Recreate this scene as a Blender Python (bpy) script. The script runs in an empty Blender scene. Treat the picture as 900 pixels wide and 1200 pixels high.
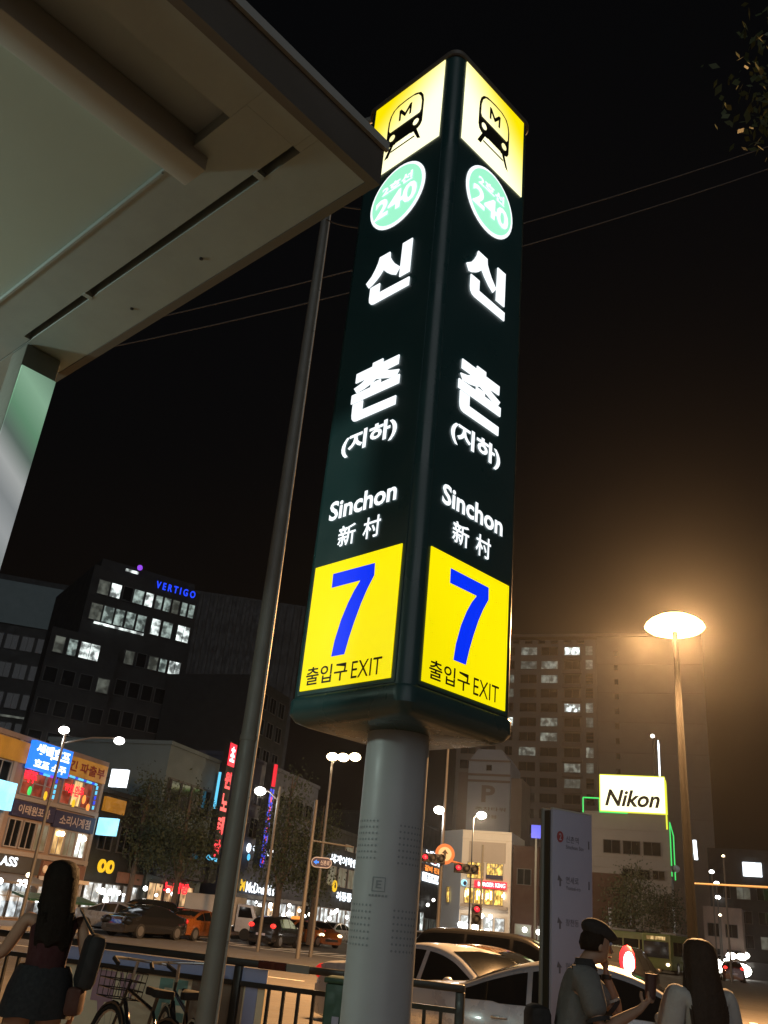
import bpy, bmesh, math, random
from mathutils import Vector, Matrix
R = math.radians
rnd = random.Random(7)
scene = bpy.context.scene
C = scene.collection

# ---------------------------------------------------------------- camera
cam_d = bpy.data.cameras.new('camera'); cam = bpy.data.objects.new('camera', cam_d); C.objects.link(cam)
cam_d.sensor_fit = 'VERTICAL'; cam_d.sensor_height = 24.0; cam_d.lens = 24.0 * 1026.23 / 1200.0
cam_d.clip_start = 0.05; cam_d.clip_end = 3000
PITCH, ROLL = 0.43817779, 0.10017138
fw = Vector((0, math.cos(PITCH), math.sin(PITCH))); up0 = Vector((0, -math.sin(PITCH), math.cos(PITCH))); rt0 = Vector((1, 0, 0))
c_, s_ = math.cos(ROLL), math.sin(ROLL)
rt = rt0 * c_ + up0 * s_; up = up0 * c_ - rt0 * s_
m = Matrix((rt, up, -fw)).transposed().to_4x4(); m.translation = Vector((0, 0, 1.5))
cam.matrix_world = m
scene.camera = cam

# ---------------------------------------------------------------- world: night sky with the town's warm glow low down
w = bpy.data.worlds.new("World"); scene.world = w; w.use_nodes = True
nt = w.node_tree; nt.nodes.clear()
out = nt.nodes.new('ShaderNodeOutputWorld'); bg = nt.nodes.new('ShaderNodeBackground')
sky = nt.nodes.new('ShaderNodeTexSky'); sky.sky_type = 'NISHITA'; sky.sun_disc = False
sky.sun_elevation = R(-4); sky.sun_rotation = R(172)
bg.inputs['Strength'].default_value = 0.05
nt.links.new(sky.outputs[0], bg.inputs['Color'])
tc = nt.nodes.new('ShaderNodeTexCoord'); sep = nt.nodes.new('ShaderNodeSeparateXYZ'); ramp = nt.nodes.new('ShaderNodeValToRGB')
nt.links.new(tc.outputs['Generated'], sep.inputs[0]); nt.links.new(sep.outputs['Z'], ramp.inputs[0])
e = ramp.color_ramp.elements
e[0].position = 0.0; e[0].color = (0.0060, 0.0036, 0.0023, 1)
e[1].position = 1.0; e[1].color = (0.0010, 0.0011, 0.0012, 1)
k = e.new(0.18); k.color = (0.0030, 0.0021, 0.0016, 1)
k = e.new(0.45); k.color = (0.0012, 0.0012, 0.0012, 1)
bg2 = nt.nodes.new('ShaderNodeBackground'); bg2.inputs['Strength'].default_value = 1.0
nt.links.new(ramp.outputs[0], bg2.inputs['Color'])
add = nt.nodes.new('ShaderNodeAddShader')
nt.links.new(bg.outputs[0], add.inputs[0]); nt.links.new(bg2.outputs[0], add.inputs[1]); nt.links.new(add.outputs[0], out.inputs[0])

# one very dim soft key from behind the camera: the moonlit / town-lit night
sun_d = bpy.data.lights.new('sun', 'SUN'); sun_d.energy = 0.43; sun_d.angle = R(60); sun_d.color = (0.92, 0.96, 1.0)
sun = bpy.data.objects.new('sun', sun_d); C.objects.link(sun)
sun.rotation_euler = Vector((-0.12, 0.88, -0.36)).to_track_quat('-Z', 'Y').to_euler()

scene.view_settings.view_transform = 'Standard'; scene.view_settings.look = 'None'
scene.view_settings.exposure = 0; scene.view_settings.gamma = 1; scene.view_settings.use_curve_mapping = False
cy = scene.cycles
cy.max_bounces = 5; cy.diffuse_bounces = 2; cy.glossy_bounces = 3; cy.transmission_bounces = 3; cy.volume_bounces = 0
cy.caustics_reflective = False; cy.caustics_refractive = False
cy.sample_clamp_direct = 0; cy.sample_clamp_indirect = 2.0
cy.use_denoising = True

# ---------------------------------------------------------------- lamp powers
P_BIG = 60000; P_STREET = 220; P_ENTR = 105
HAZE = 0.00021

# ---------------------------------------------------------------- materials
def mat(name, col, rough=0.6, metal=0.0, var=0.25, scale=6.0, bump=0.0, spec=0.5, coat=0.0):
    M = bpy.data.materials.new(name); M.use_nodes = True
    n = M.node_tree.nodes; l = M.node_tree.links; b = n['Principled BSDF']
    b.inputs['Roughness'].default_value = rough; b.inputs['Metallic'].default_value = metal
    b.inputs['Specular IOR Level'].default_value = spec
    if coat: b.inputs['Coat Weight'].default_value = coat; b.inputs['Coat Roughness'].default_value = 0.05
    if var:
        t = n.new('ShaderNodeTexCoord'); no = n.new('ShaderNodeTexNoise'); no.inputs['Scale'].default_value = scale
        no.inputs['Detail'].default_value = 6; no.inputs['Roughness'].default_value = 0.65
        mx = n.new('ShaderNodeMix'); mx.data_type = 'RGBA'
        mx.inputs['A'].default_value = (*[c * (1 - var) for c in col], 1); mx.inputs['B'].default_value = (*[min(1, c * (1 + var)) for c in col], 1)
        l.new(t.outputs['Object'], no.inputs['Vector']); l.new(no.outputs['Fac'], mx.inputs['Factor']); l.new(mx.outputs['Result'], b.inputs['Base Color'])
        if bump:
            bp = n.new('ShaderNodeBump'); bp.inputs['Strength'].default_value = bump; bp.inputs['Distance'].default_value = 0.02
            l.new(no.outputs['Fac'], bp.inputs['Height']); l.new(bp.outputs['Normal'], b.inputs['Normal'])
        rm_ = n.new('ShaderNodeMapRange'); rm_.inputs['From Min'].default_value = .3; rm_.inputs['From Max'].default_value = .7
        rm_.inputs['To Min'].default_value = max(.05, rough-.10); rm_.inputs['To Max'].default_value = min(1, rough+.12)
        n2 = n.new('ShaderNodeTexNoise'); n2.inputs['Scale'].default_value = scale*2.3; n2.inputs['Detail'].default_value = 8
        l.new(t.outputs['Object'], n2.inputs['Vector']); l.new(n2.outputs['Fac'], rm_.inputs[0]); l.new(rm_.outputs[0], b.inputs['Roughness'])
    else:
        b.inputs['Base Color'].default_value = (*col, 1)
    return M

def emi(name, col, strength=1.0, sample=False, var=0.0, scale=3.0, stretch=(1, 1, 1)):
    M = bpy.data.materials.new(name); M.use_nodes = True
    n = M.node_tree.nodes; l = M.node_tree.links; b = n['Principled BSDF']
    b.inputs['Base Color'].default_value = (*[c * 0.3 for c in col], 1); b.inputs['Roughness'].default_value = 0.4
    b.inputs['Emission Color'].default_value = (*col, 1); b.inputs['Emission Strength'].default_value = strength
    if var:
        t = n.new('ShaderNodeNewGeometry'); mp = n.new('ShaderNodeMapping'); mp.inputs['Scale'].default_value = stretch
        no = n.new('ShaderNodeTexNoise'); no.inputs['Scale'].default_value = scale; no.inputs['Detail'].default_value = 5
        hi = var > 0.55; mr = n.new('ShaderNodeMapRange'); mr.inputs['From Min'].default_value = 0.42 if hi else 0.35; mr.inputs['From Max'].default_value = 0.66
        mr.inputs['To Min'].default_value = strength * (0.12 if hi else 1 - var); mr.inputs['To Max'].default_value = strength * (2.0 if hi else 1 + var)
        l.new(t.outputs['Position'], mp.inputs[0]); l.new(mp.outputs[0], no.inputs['Vector']); l.new(no.outputs['Fac'], mr.inputs[0]); l.new(mr.outputs[0], b.inputs['Emission Strength'])
    try: M.cycles.emission_sampling = 'AUTO' if sample else 'NONE'
    except Exception: pass
    return M

MT = {}
def g(name): return MT[name]
MT['asphalt'] = mat('asphalt', (0.085, 0.078, 0.07), 0.75, var=0.3, scale=1.3, bump=0.15)
MT['asphalt_r'] = mat('asphalt_rise', (0.08, 0.073, 0.068), 0.7, var=0.2, scale=1.0)
MT['paving'] = mat('paving', (0.20, 0.18, 0.16), 0.8, var=0.2, scale=3, bump=0.1)
MT['kerb'] = mat('kerb', (0.35, 0.32, 0.29), 0.8, var=0.15, scale=3)
MT['paint'] = mat('road_paint', (0.7, 0.68, 0.62), 0.7, var=0.2, scale=8)
MT['sign_green'] = mat('sign_green', (0.020, 0.062, 0.064), 0.28, var=0.12, scale=2, spec=0.5)
MT['face_green'] = mat('face_green', (0.020, 0.064, 0.067), 0.35, var=0.1, scale=1.5)
MT['pole_grey'] = mat('pole_grey', (0.37, 0.395, 0.405), 0.42, var=0.1, scale=5, spec=0.5)
MT['pole_dot'] = mat('pole_dot', (0.22, 0.25, 0.26), 0.6, var=0)
MT['black'] = mat('black_print', (0.008, 0.007, 0.005), 0.6, var=0)
MT['soffit'] = mat('soffit', (0.29, 0.335, 0.325), 0.55, var=0.26, scale=3.2, bump=0.05)
MT['soffit_panel'] = mat('soffit_panel', (0.37, 0.45, 0.40), 0.45, var=0.12, scale=1.0)
MT['fascia'] = mat('fascia', (0.10, 0.092, 0.078), 0.5, var=0.15, scale=3)
MT['beam'] = mat('beam', (0.36, 0.38, 0.36), 0.5, var=0.15, scale=4)
MT['slot'] = mat('slot', (0.02, 0.02, 0.02), 0.9, var=0)
MT['steel'] = mat('steel', (0.45, 0.46, 0.46), 0.3, metal=0.9, var=0.15, scale=4)
MT['dark_steel'] = mat('dark_steel', (0.15, 0.155, 0.135), 0.5, var=0.25, scale=5)
MT['dark_edge'] = mat('pole_edge', (0.45, 0.42, 0.36), 0.35, metal=0.6, var=0.2, scale=5)
MT['rail'] = mat('rail_paint', (0.012, 0.013, 0.012), 0.4, var=0.2, scale=6)
MT['cable'] = mat('cable', (0.05, 0.048, 0.044), 0.6, var=0)
MT['rubber'] = mat('rubber', (0.012, 0.012, 0.012), 0.8, var=0)
MT['rim'] = mat('rim', (0.35, 0.35, 0.36), 0.3, metal=0.8, var=0)
MT['big_pole'] = mat('big_pole', (0.009, 0.0085, 0.008), 0.8, var=0.2, spec=0.05)
MT['arm_tan'] = mat('arm_tan', (0.11, 0.085, 0.05), 0.7, var=0.2)
MT['glass'] = mat('dark_glass', (0.008, 0.009, 0.010), 0.06, var=0, spec=0.6)
MT['car_grey'] = mat('car_grey', (0.16, 0.165, 0.175), 0.3, metal=0.25, var=0.04, scale=2, coat=0.6)
MT['car_silver'] = mat('car_silver', (0.42, 0.435, 0.47), 0.3, metal=0.25, var=0.04, scale=2, coat=0.6)
MT['car_white'] = mat('car_white', (0.46, 0.47, 0.50), 0.3, var=0.04, scale=2, coat=0.6)
MT['car_black'] = mat('car_black', (0.012, 0.012, 0.013), 0.2, var=0, coat=0.8)
MT['car_red'] = mat('car_red', (0.06, 0.006, 0.005), 0.25, var=0, coat=0.8)
MT['car_orange'] = mat('car_orange', (0.22, 0.065, 0.012), 0.3, var=0.05, coat=0.6)
MT['car_brown'] = mat('car_brown', (0.10, 0.055, 0.03), 0.25, var=0.05, coat=0.8)
MT['bus_green'] = mat('bus_green', (0.10, 0.125, 0.035), 0.4, var=0.1, scale=2)
MT['bus_yellow'] = mat('bus_yellow', (0.22, 0.15, 0.025), 0.4, var=0.1, scale=2)
MT['truck_box'] = mat('truck_box', (0.42, 0.38, 0.33), 0.6, var=0.15, scale=2)
MT['skin'] = mat('skin', (0.30, 0.175, 0.115), 0.55, var=0.06, scale=8)
MT['hair'] = mat('hair', (0.010, 0.007, 0.005), 0.75, var=0.5, scale=30, bump=0.5, spec=0.12)
MT['hair_brown'] = mat('hair_brown', (0.035, 0.022, 0.015), 0.65, var=0.5, scale=30, bump=0.5, spec=0.2)
MT['cap'] = mat('cap', (0.008, 0.008, 0.009), 0.9, var=0.2, scale=20)
MT['shirt_grey'] = mat('shirt_grey', (0.13, 0.13, 0.125), 0.9, var=0.22, scale=9, bump=0.9)
MT['shirt_dark'] = mat('shirt_dark', (0.02, 0.02, 0.022), 0.9, var=0.2, scale=12)
MT['shirt_white'] = mat('shirt_white', (0.40, 0.38, 0.35), 0.9, var=0.12, scale=8, bump=0.9)
MT['vest_red'] = mat('vest_red', (0.032, 0.005, 0.007), 0.9, var=0.3, scale=10, bump=0.3)
MT['denim'] = mat('denim', (0.008, 0.009, 0.012), 0.9, var=0.3, scale=20)
MT['bag'] = mat('bag', (0.008, 0.008, 0.009), 0.8, var=0.2, scale=10)
MT['bag_orange'] = mat('bag_orange', (0.05, 0.014, 0.008), 0.8, var=0.2, scale=10)
MT['cup_dark'] = mat('cup_dark', (0.05, 0.014, 0.010), 0.6, var=0)
MT['leaf'] = mat('leaf', (0.026, 0.038, 0.014), 0.7, var=0.5, scale=1.2)
MT['leaf_near'] = mat('leaf_near', (0.06, 0.085, 0.03), 0.6, var=0.5, scale=2)
MT['bark'] = mat('bark', (0.08, 0.06, 0.045), 0.9, var=0.3, scale=4)
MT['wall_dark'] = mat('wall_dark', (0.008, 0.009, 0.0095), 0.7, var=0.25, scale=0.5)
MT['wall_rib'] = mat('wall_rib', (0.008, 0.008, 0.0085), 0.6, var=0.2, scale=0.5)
MT['wall_shop'] = mat('wall_shop', (0.22, 0.16, 0.13), 0.8, var=0.25, scale=1.0)
MT['wall_brick'] = mat('wall_brick', (0.15, 0.075, 0.05), 0.9, var=0.25, scale=1.5)
MT['wall_teal'] = mat('wall_teal', (0.11, 0.15, 0.16), 0.7, var=0.15, scale=0.6)
MT['wall_navy'] = mat('wall_navy', (0.045, 0.05, 0.075), 0.7, var=0.2, scale=0.6)
MT['wall_apt'] = mat('wall_apt', (0.14, 0.105, 0.08), 0.85, var=0.12, scale=0.25)
MT['wall_apt2'] = mat('wall_apt_dark', (0.12, 0.082, 0.06), 0.85, var=0.12, scale=0.4)
MT['wall_cream'] = mat('wall_cream', (0.66, 0.58, 0.48), 0.7, var=0.06, scale=0.5)
MT['wall_tan'] = mat('wall_tan', (0.42, 0.34, 0.27), 0.7, var=0.06, scale=0.5)
MT['wall_blue'] = mat('wall_bluegrey', (0.35, 0.40, 0.48), 0.6, var=0.08, scale=0.5)
MT['wall_grey'] = mat('wall_grey', (0.15, 0.143, 0.14), 0.8, var=0.12, scale=0.5)
MT['wall_brown'] = mat('wall_brown', (0.045, 0.022, 0.015), 0.9, var=0.25, scale=0.7)
MT['wall_tower'] = mat('wall_tower', (0.20, 0.20, 0.215), 0.8, var=0.08, scale=0.5)
MT['frame_grey'] = mat('frame_grey', (0.25, 0.22, 0.20), 0.6, var=0)
MT['frame_dark'] = mat('frame_dark', (0.05, 0.05, 0.05), 0.6, var=0)
MT['navy_sign'] = mat('navy_sign', (0.025, 0.022, 0.06), 0.6, var=0.1)
MT['sign_print'] = mat('sign_print', (0.40, 0.33, 0.30), 0.7, var=0)
MT['sign_yellow_glow'] = emi('sign_yellow_dim', (0.46, 0.19, 0.018), 0.55, var=0.2, scale=1.2)  # yellow sign face with a dim, patchy emission of its own
MT['sign_red_print'] = mat('sign_red_print', (0.22, 0.02, 0.012), 0.7, var=0)
MT['board_white'] = mat('board_white', (0.34, 0.355, 0.47), 0.5, var=0.07, scale=3)
MT['board_side'] = mat('board_side', (0.015, 0.017, 0.012), 0.5, var=0)
MT['board_edge'] = mat('board_edge', (0.18, 0.19, 0.17), 0.4, var=0.1)
MT['print_grey'] = mat('print_grey', (0.12, 0.12, 0.15), 0.7, var=0)
MT['print_red'] = mat('print_red', (0.30, 0.05, 0.06), 0.7, var=0)
MT['banner_cream'] = mat('banner_cream', (0.74, 0.64, 0.44), 0.8, var=0.12, scale=2)
MT['banner_blue'] = mat('banner_blue', (0.32, 0.37, 0.58), 0.8, var=0.1, scale=2)
MT['banner_teal'] = mat('banner_teal', (0.18, 0.34, 0.29), 0.8, var=0.1)
MT['banner_mauve'] = mat('banner_mauve', (0.40, 0.25, 0.30), 0.8, var=0.1)
MT['banner_brown'] = mat('banner_brown', (0.22, 0.17, 0.12), 0.8, var=0.35, scale=3)
MT['box_green'] = mat('box_green', (0.012, 0.055, 0.028), 0.5, var=0.2)
MT['traffic_black'] = mat('traffic_black', (0.015, 0.015, 0.015), 0.6, var=0)
MT['orange_paint'] = mat('orange_paint', (0.45, 0.16, 0.06), 0.6, var=0)
MT['lamp_pole'] = mat('lamp_pole', (0.085, 0.08, 0.075), 0.6, var=0.15)

MT['e_white'] = emi('lit_white', (0.92, 0.97, 1.0), 1.25, sample=True)
MT['e_badge'] = emi('lit_mint', (0.36, 0.93, 0.62), 1.0)
MT['e_blue7'] = emi('lit_blue', (0.0, 0.03, 0.95), 0.95)
MT['e_sign_w'] = emi('far_sign_white', (0.85, 0.93, 1.0), 2.2, var=0.35, scale=2)
MT['e_sign_cyan'] = emi('far_sign_cyan', (0.30, 0.75, 1.0), 1.6, var=0.2, scale=1.5)
MT['e_sign_blue'] = emi('far_sign_blue', (0.02, 0.22, 0.95), 1.2)
MT['e_red'] = emi('far_red', (1.0, 0.02, 0.05), 1.3)
MT['e_redhot'] = emi('red_hot', (1.0, 0.015, 0.03), 2.2)
MT['e_pinkhot'] = emi('pink_hot', (1.0, 0.62, 0.62), 6.0)
MT['e_orange'] = emi('far_orange', (1.0, 0.30, 0.05), 1.4)
MT['e_cyan'] = emi('tube_cyan', (0.12, 0.62, 0.95), 1.1)
MT['e_neonblue'] = emi('tube_blue', (0.03, 0.08, 1.0), 0.8)
MT['e_neonred'] = emi('tube_red', (0.95, 0.02, 0.04), 0.9)
MT['e_purple'] = emi('neon_purple', (0.35, 0.08, 0.95), 0.9)
MT['e_green'] = emi('neon_green', (0.05, 0.90, 0.18), 0.85)
MT['e_vertigo'] = emi('vertigo_blue', (0.015, 0.06, 1.0), 1.3)
MT['e_nikon'] = emi('sign_pale_yellow', (1.0, 0.98, 0.62), 1.8)
MT['e_nikon_edge'] = emi('sign_yellow_edge', (0.80, 0.85, 0.05), 1.0)
MT['e_lampglobe'] = emi('lamp_cool', (1.0, 0.98, 0.92), 9.0)
MT['e_lampwarm'] = emi('lamp_warm', (1.0, 0.80, 0.50), 9.0)
MT['e_biglamp'] = emi('lamp_sodium', (1.0, 0.66, 0.26), 9.0)
MT['e_head'] = emi('headlight', (1.0, 0.95, 0.85), 9.0)
MT['e_headw'] = emi('headlight_warm', (1.0, 0.75, 0.40), 5.0)
MT['e_tail'] = emi('taillight', (1.0, 0.04, 0.03), 1.6)
MT['e_taildim'] = emi('taillight_dim', (0.9, 0.02, 0.02), 0.6)
MT['e_win_w'] = emi('window_white', (0.62, 0.78, 0.72), 0.32, var=0.8, scale=1.6)
MT['e_win_hot'] = emi('window_bright', (0.85, 0.95, 0.92), 1.0, var=0.7, scale=1.3)
MT['e_win_dim'] = emi('window_dim', (0.55, 0.60, 0.50), 0.09, var=0.7, scale=1.4)
MT['e_win_warm'] = emi('window_warm', (1.0, 0.70, 0.30), 0.6, var=0.6, scale=1.6, stretch=(3, 1, 0.5))
MT['e_win_yel'] = emi('window_yellow', (1.0, 0.66, 0.14), 0.85, var=0.7, scale=2.2, stretch=(2, 1, 1))
MT['e_win_apt'] = emi('window_flat', (0.62, 0.66, 0.55), 0.20, var=0.7, scale=1.2)
MT['e_shop'] = emi('shop_interior', (0.75, 0.82, 0.85), 0.75, var=0.95, scale=1.8, stretch=(1.3, 1, 1))
MT['e_shop_warm'] = emi('shop_interior_warm', (1.0, 0.62, 0.30), 0.5, var=0.9, scale=1.5, stretch=(1.5, 1, 1))
MT['e_party'] = emi('pub_window', (0.55, 0.10, 0.05), 0.28, var=0.9, scale=1.8)
MT['e_yellow'] = emi('round_yellow', (1.0, 0.62, 0.02), 0.85)
MT['e_strip'] = emi('station_tube', (0.86, 1.0, 0.93), 3.0, sample=True)

def backlit(name, sat, pale, s_lo, s_hi, inner):
    """a backlit acrylic face: tubes behind the inner, lower part make it paler there"""
    M = bpy.data.materials.new(name); M.use_nodes = True
    n = M.node_tree.nodes; l = M.node_tree.links; b = n['Principled BSDF']
    uv = n.new('ShaderNodeUVMap'); sp = n.new('ShaderNodeSeparateXYZ'); l.new(uv.outputs[0], sp.inputs[0])
    ma = n.new('ShaderNodeMath'); ma.operation = 'MULTIPLY_ADD'
    ma.inputs[1].default_value = 0.75
    mb = n.new('ShaderNodeMath'); mb.operation = 'MULTIPLY'; mb.inputs[1].default_value = 0.62
    l.new(sp.outputs['Y'], ma.inputs[0]); l.new(sp.outputs['X'], mb.inputs[0]); l.new(mb.outputs[0], ma.inputs[2])
    mr = n.new('ShaderNodeMapRange'); mr.interpolation_type = 'SMOOTHSTEP'
    mr.inputs['From Min'].default_value = inner[0]; mr.inputs['From Max'].default_value = inner[1]
    l.new(ma.outputs[0], mr.inputs[0])
    mx = n.new('ShaderNodeMix'); mx.data_type = 'RGBA'
    mx.inputs['A'].default_value = (*pale, 1); mx.inputs['B'].default_value = (*sat, 1)
    l.new(mr.outputs[0], mx.inputs['Factor']); l.new(mx.outputs['Result'], b.inputs['Emission Color'])
    m2 = n.new('ShaderNodeMapRange'); m2.inputs['To Min'].default_value = s_hi; m2.inputs['To Max'].default_value = s_lo
    l.new(mr.outputs[0], m2.inputs[0]); l.new(m2.outputs[0], b.inputs['Emission Strength'])
    b.inputs['Base Color'].default_value = (0.3, 0.22, 0.01, 1); b.inputs['Roughness'].default_value = 0.3
    return M
MT['e_picto'] = backlit('lit_yellow_pictogram', (1.0, 0.80, 0.0), (1.0, 0.97, 0.62), 1.0, 1.5, (0.42, 1.22))
MT['e_exit'] = backlit('lit_yellow_exit', (1.0, 0.85, 0.0), (0.95, 0.80, 0.0), 1.0, 0.95, (0.0, 0.9))

# ---------------------------------------------------------------- mesh helpers
class MB:
    def __init__(s): s.v = []; s.f = []; s.uv = {}
    def quad(s, a, b, c, d):
        i = len(s.v); s.v += [a, b, c, d]; s.f.append((i, i+1, i+2, i+3)); return s
    def box(s, c, sz, rz=0.0, M=None):
        x, y, z = sz[0]/2, sz[1]/2, sz[2]/2; i = len(s.v)
        Q = Matrix.Rotation(rz, 3, 'Z') if rz else None
        for p in ((-x,-y,-z),(x,-y,-z),(x,y,-z),(-x,y,-z),(-x,-y,z),(x,-y,z),(x,y,z),(-x,y,z)):
            q = Vector(p)
            if M: q = M @ q
            if Q: q = Q @ q
            s.v.append(tuple(q + Vector(c)))
        for f in ((0,3,2,1),(4,5,6,7),(0,1,5,4),(1,2,6,5),(2,3,7,6),(3,0,4,7)): s.f.append(tuple(i+k for k in f))
        return s
    def bx(s, x0, x1, y0, y1, z0, z1): return s.box(((x0+x1)/2,(y0+y1)/2,(z0+z1)/2),(abs(x1-x0),abs(y1-y0),abs(z1-z0)))
    def tube(s, pts, r, n=8, cap=True):
        pts = [Vector(p) for p in pts]; rs = r if isinstance(r, (list, tuple)) else [r]*len(pts); rings = []
        prev = None
        for i, p in enumerate(pts):
            t = (pts[min(i+1, len(pts)-1)] - pts[max(i-1, 0)])
            t = t.normalized() if t.length > 1e-9 else Vector((0,0,1))
            ref = prev if prev is not None else (Vector((0,0,1)) if abs(t.z) < 0.95 else Vector((1,0,0)))
            a = (ref - t * ref.dot(t)); a = a.normalized() if a.length > 1e-6 else t.orthogonal().normalized()
            prev = a; b = t.cross(a); ring = []
            for k in range(n):
                q = p + (a*math.cos(2*math.pi*k/n) + b*math.sin(2*math.pi*k/n))*rs[i]
                ring.append(len(s.v)); s.v.append(tuple(q))
            rings.append(ring)
        for i in range(len(rings)-1):
            for k in range(n): s.f.append((rings[i][k], rings[i][(k+1)%n], rings[i+1][(k+1)%n], rings[i+1][k]))
        if cap: s.f.append(tuple(reversed(rings[0]))); s.f.append(tuple(rings[-1]))
        return s
    def prism(s, poly, fn, d0, d1):
        """poly: 2d points; fn(u, v, d) -> xyz; extruded from depth d0 (front) to d1"""
        n = len(poly); i = len(s.v)
        s.v += [tuple(fn(p[0], p[1], d0)) for p in poly] + [tuple(fn(p[0], p[1], d1)) for p in poly]
        s.f.append(tuple(range(i, i+n))); s.f.append(tuple(reversed(range(i+n, i+2*n))))
        for k in range(n): s.f.append((i+k, i+n+k, i+n+(k+1)%n, i+(k+1)%n))
        return s
    def lathe(s, prof, c=(0,0,0), n=16):
        i = len(s.v); m_ = len(prof)
        for k in range(n):
            a = 2*math.pi*k/n
            for r, z in prof: s.v.append((c[0]+r*math.cos(a), c[1]+r*math.sin(a), c[2]+z))
        for k in range(n):
            for j in range(m_-1):
                a, b = i+k*m_+j, i+((k+1)%n)*m_+j; s.f.append((a, b, b+1, a+1))
        return s
    def ball(s, c, r, n=10, sc=(1,1,1)):
        prof = [(max(1e-4, r*math.sin(math.pi*j/6)), -r*math.cos(math.pi*j/6)*sc[2]) for j in range(7)]
        i = len(s.v); s.lathe(prof, (0,0,0), n)
        for k in range(i, len(s.v)): x, y, z = s.v[k]; s.v[k] = (c[0]+x*sc[0], c[1]+y*sc[1], c[2]+z)
        return s
    def mesh(s, name, mt, smooth=False, bevel=0.0, fix=True):
        me = bpy.data.meshes.new(name); me.from_pydata(s.v, [], s.f)
        if fix or bevel:
            bm = bmesh.new(); bm.from_mesh(me)
            if bevel:
                bmesh.ops.remove_doubles(bm, verts=bm.verts, dist=1e-5)
                ed = [e_ for e_ in bm.edges if len(e_.link_faces) == 2 and e_.calc_face_angle(0) > 0.6]
                bmesh.ops.bevel(bm, geom=ed, offset=bevel, segments=2, profile=0.5, affect='EDGES')
            bmesh.ops.recalc_face_normals(bm, faces=bm.faces); bm.to_mesh(me); bm.free()
        me.materials.append(mt if not isinstance(mt, str) else MT[mt])
        if smooth or bevel:
            for p in me.polygons: p.use_smooth = True
            me.set_sharp_from_angle(angle=R(38))
        return me
    def build(s, name, mt, parent=None, smooth=False, bevel=0.0, fix=True):
        return link(name, s.mesh(name, mt, smooth, bevel, fix), parent)

def link(name, me, parent=None):
    o = bpy.data.objects.new(name, me); C.objects.link(o)
    if parent: o.parent = parent
    return o
def tag(o, label=None, cat=None, group=None, kind=None):
    if label: o['label'] = label
    if cat: o['category'] = cat
    if group: o['group'] = group
    if kind: o['kind'] = kind
    return o
def thing(name, label, cat, loc=(0,0,0), rz=0.0, group=None):
    o = bpy.data.objects.new(name, None); C.objects.link(o); o.location = loc; o.rotation_euler = (0, 0, rz); o.empty_display_size = 0.2
    return tag(o, label, cat, group)
def copy_tree(o, parent=None):
    c = o.copy(); C.objects.link(c)
    if parent: c.parent = parent
    for ch in list(o.children): copy_tree(ch, c)
    return c

_tx = {}
def text_mesh(s, offset=0.0, shear=0.0, extrude=0.0):
    key = (s, offset, shear, extrude)
    if key in _tx: return _tx[key]
    c = bpy.data.curves.new('lettering', 'FONT'); c.body = s; c.size = 1; c.offset = offset; c.shear = shear; c.extrude = extrude; c.resolution_u = 3
    o = bpy.data.objects.new('lettering', c); C.objects.link(o)
    me = bpy.data.meshes.new_from_object(o.evaluated_get(bpy.context.evaluated_depsgraph_get()))
    bpy.data.objects.remove(o); bpy.data.curves.remove(c)
    vs = [v.co.copy() for v in me.vertices]
    fs = [tuple(p.vertices) for p in me.polygons]; bpy.data.meshes.remove(me)
    x0 = min(v.x for v in vs); x1 = max(v.x for v in vs); y0 = min(v.y for v in vs); y1 = max(v.y for v in vs)
    _tx[key] = ([((v.x-x0)/(x1-x0), (v.y-y0)/(y1-y0), v.z) for v in vs], fs, (x1-x0)/(y1-y0))
    return _tx[key]
def lettering(s, fn, x0, x1, z0, z1, mt, parent, offset=0.0, shear=0.0, depth=0.0, name='lettering'):
    """text stretched to fill the rectangle; fn(u, v, d) -> local xyz (d = how far proud)"""
    vs, fs, _ = text_mesh(s, offset, shear, 0.02 if depth else 0.0)
    b = MB(); b.v = [tuple(fn(x0+(x1-x0)*p[0], z0+(z1-z0)*p[1], (depth if p[2] > 0 else 0.0) if depth else 0.0)) for p in vs]; b.f = fs
    return b.build(name, mt, parent, fix=False)
def front(off): return lambda u, v, d: (u, -off-d, v)            # local face looking towards -y

def skin(name, nodes, edges, mt, parent, sub=2, root=0):
    """nodes (x, y, z, rx[, ry]) joined by edges and grown into one smooth surface"""
    me = bpy.data.meshes.new(name); me.from_pydata([n_[:3] for n_ in nodes], edges, [])
    o = bpy.data.objects.new(name, me); C.objects.link(o)
    md = o.modifiers.new('s', 'SKIN'); md.use_smooth_shade = True; md.branch_smoothing = 0.6
    if not me.skin_vertices: 
        bpy.context.view_layer.objects.active = o
    for i, n_ in enumerate(nodes):
        sv = me.skin_vertices[0].data[i]; sv.radius = (n_[3], n_[4] if len(n_) > 4 else n_[3]); sv.use_root = (i == root)
    sb = o.modifiers.new('d', 'SUBSURF'); sb.levels = sub; sb.render_levels = sub
    me2 = bpy.data.meshes.new_from_object(o.evaluated_get(bpy.context.evaluated_depsgraph_get()))
    bpy.data.objects.remove(o); bpy.data.meshes.remove(me)
    me2.materials.clear(); me2.materials.append(MT[mt])
    for p in me2.polygons: p.use_smooth = True
    me2.name = name
    return link(name, me2, parent)
def chain(nodes, edges, pts, start=None):
    i0 = len(nodes)
    for k, p in enumerate(pts):
        nodes.append(p)
        if k: edges.append((i0+k-1, i0+k))
    if start is not None: edges.append((start, i0))
    return len(nodes)-1

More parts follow.
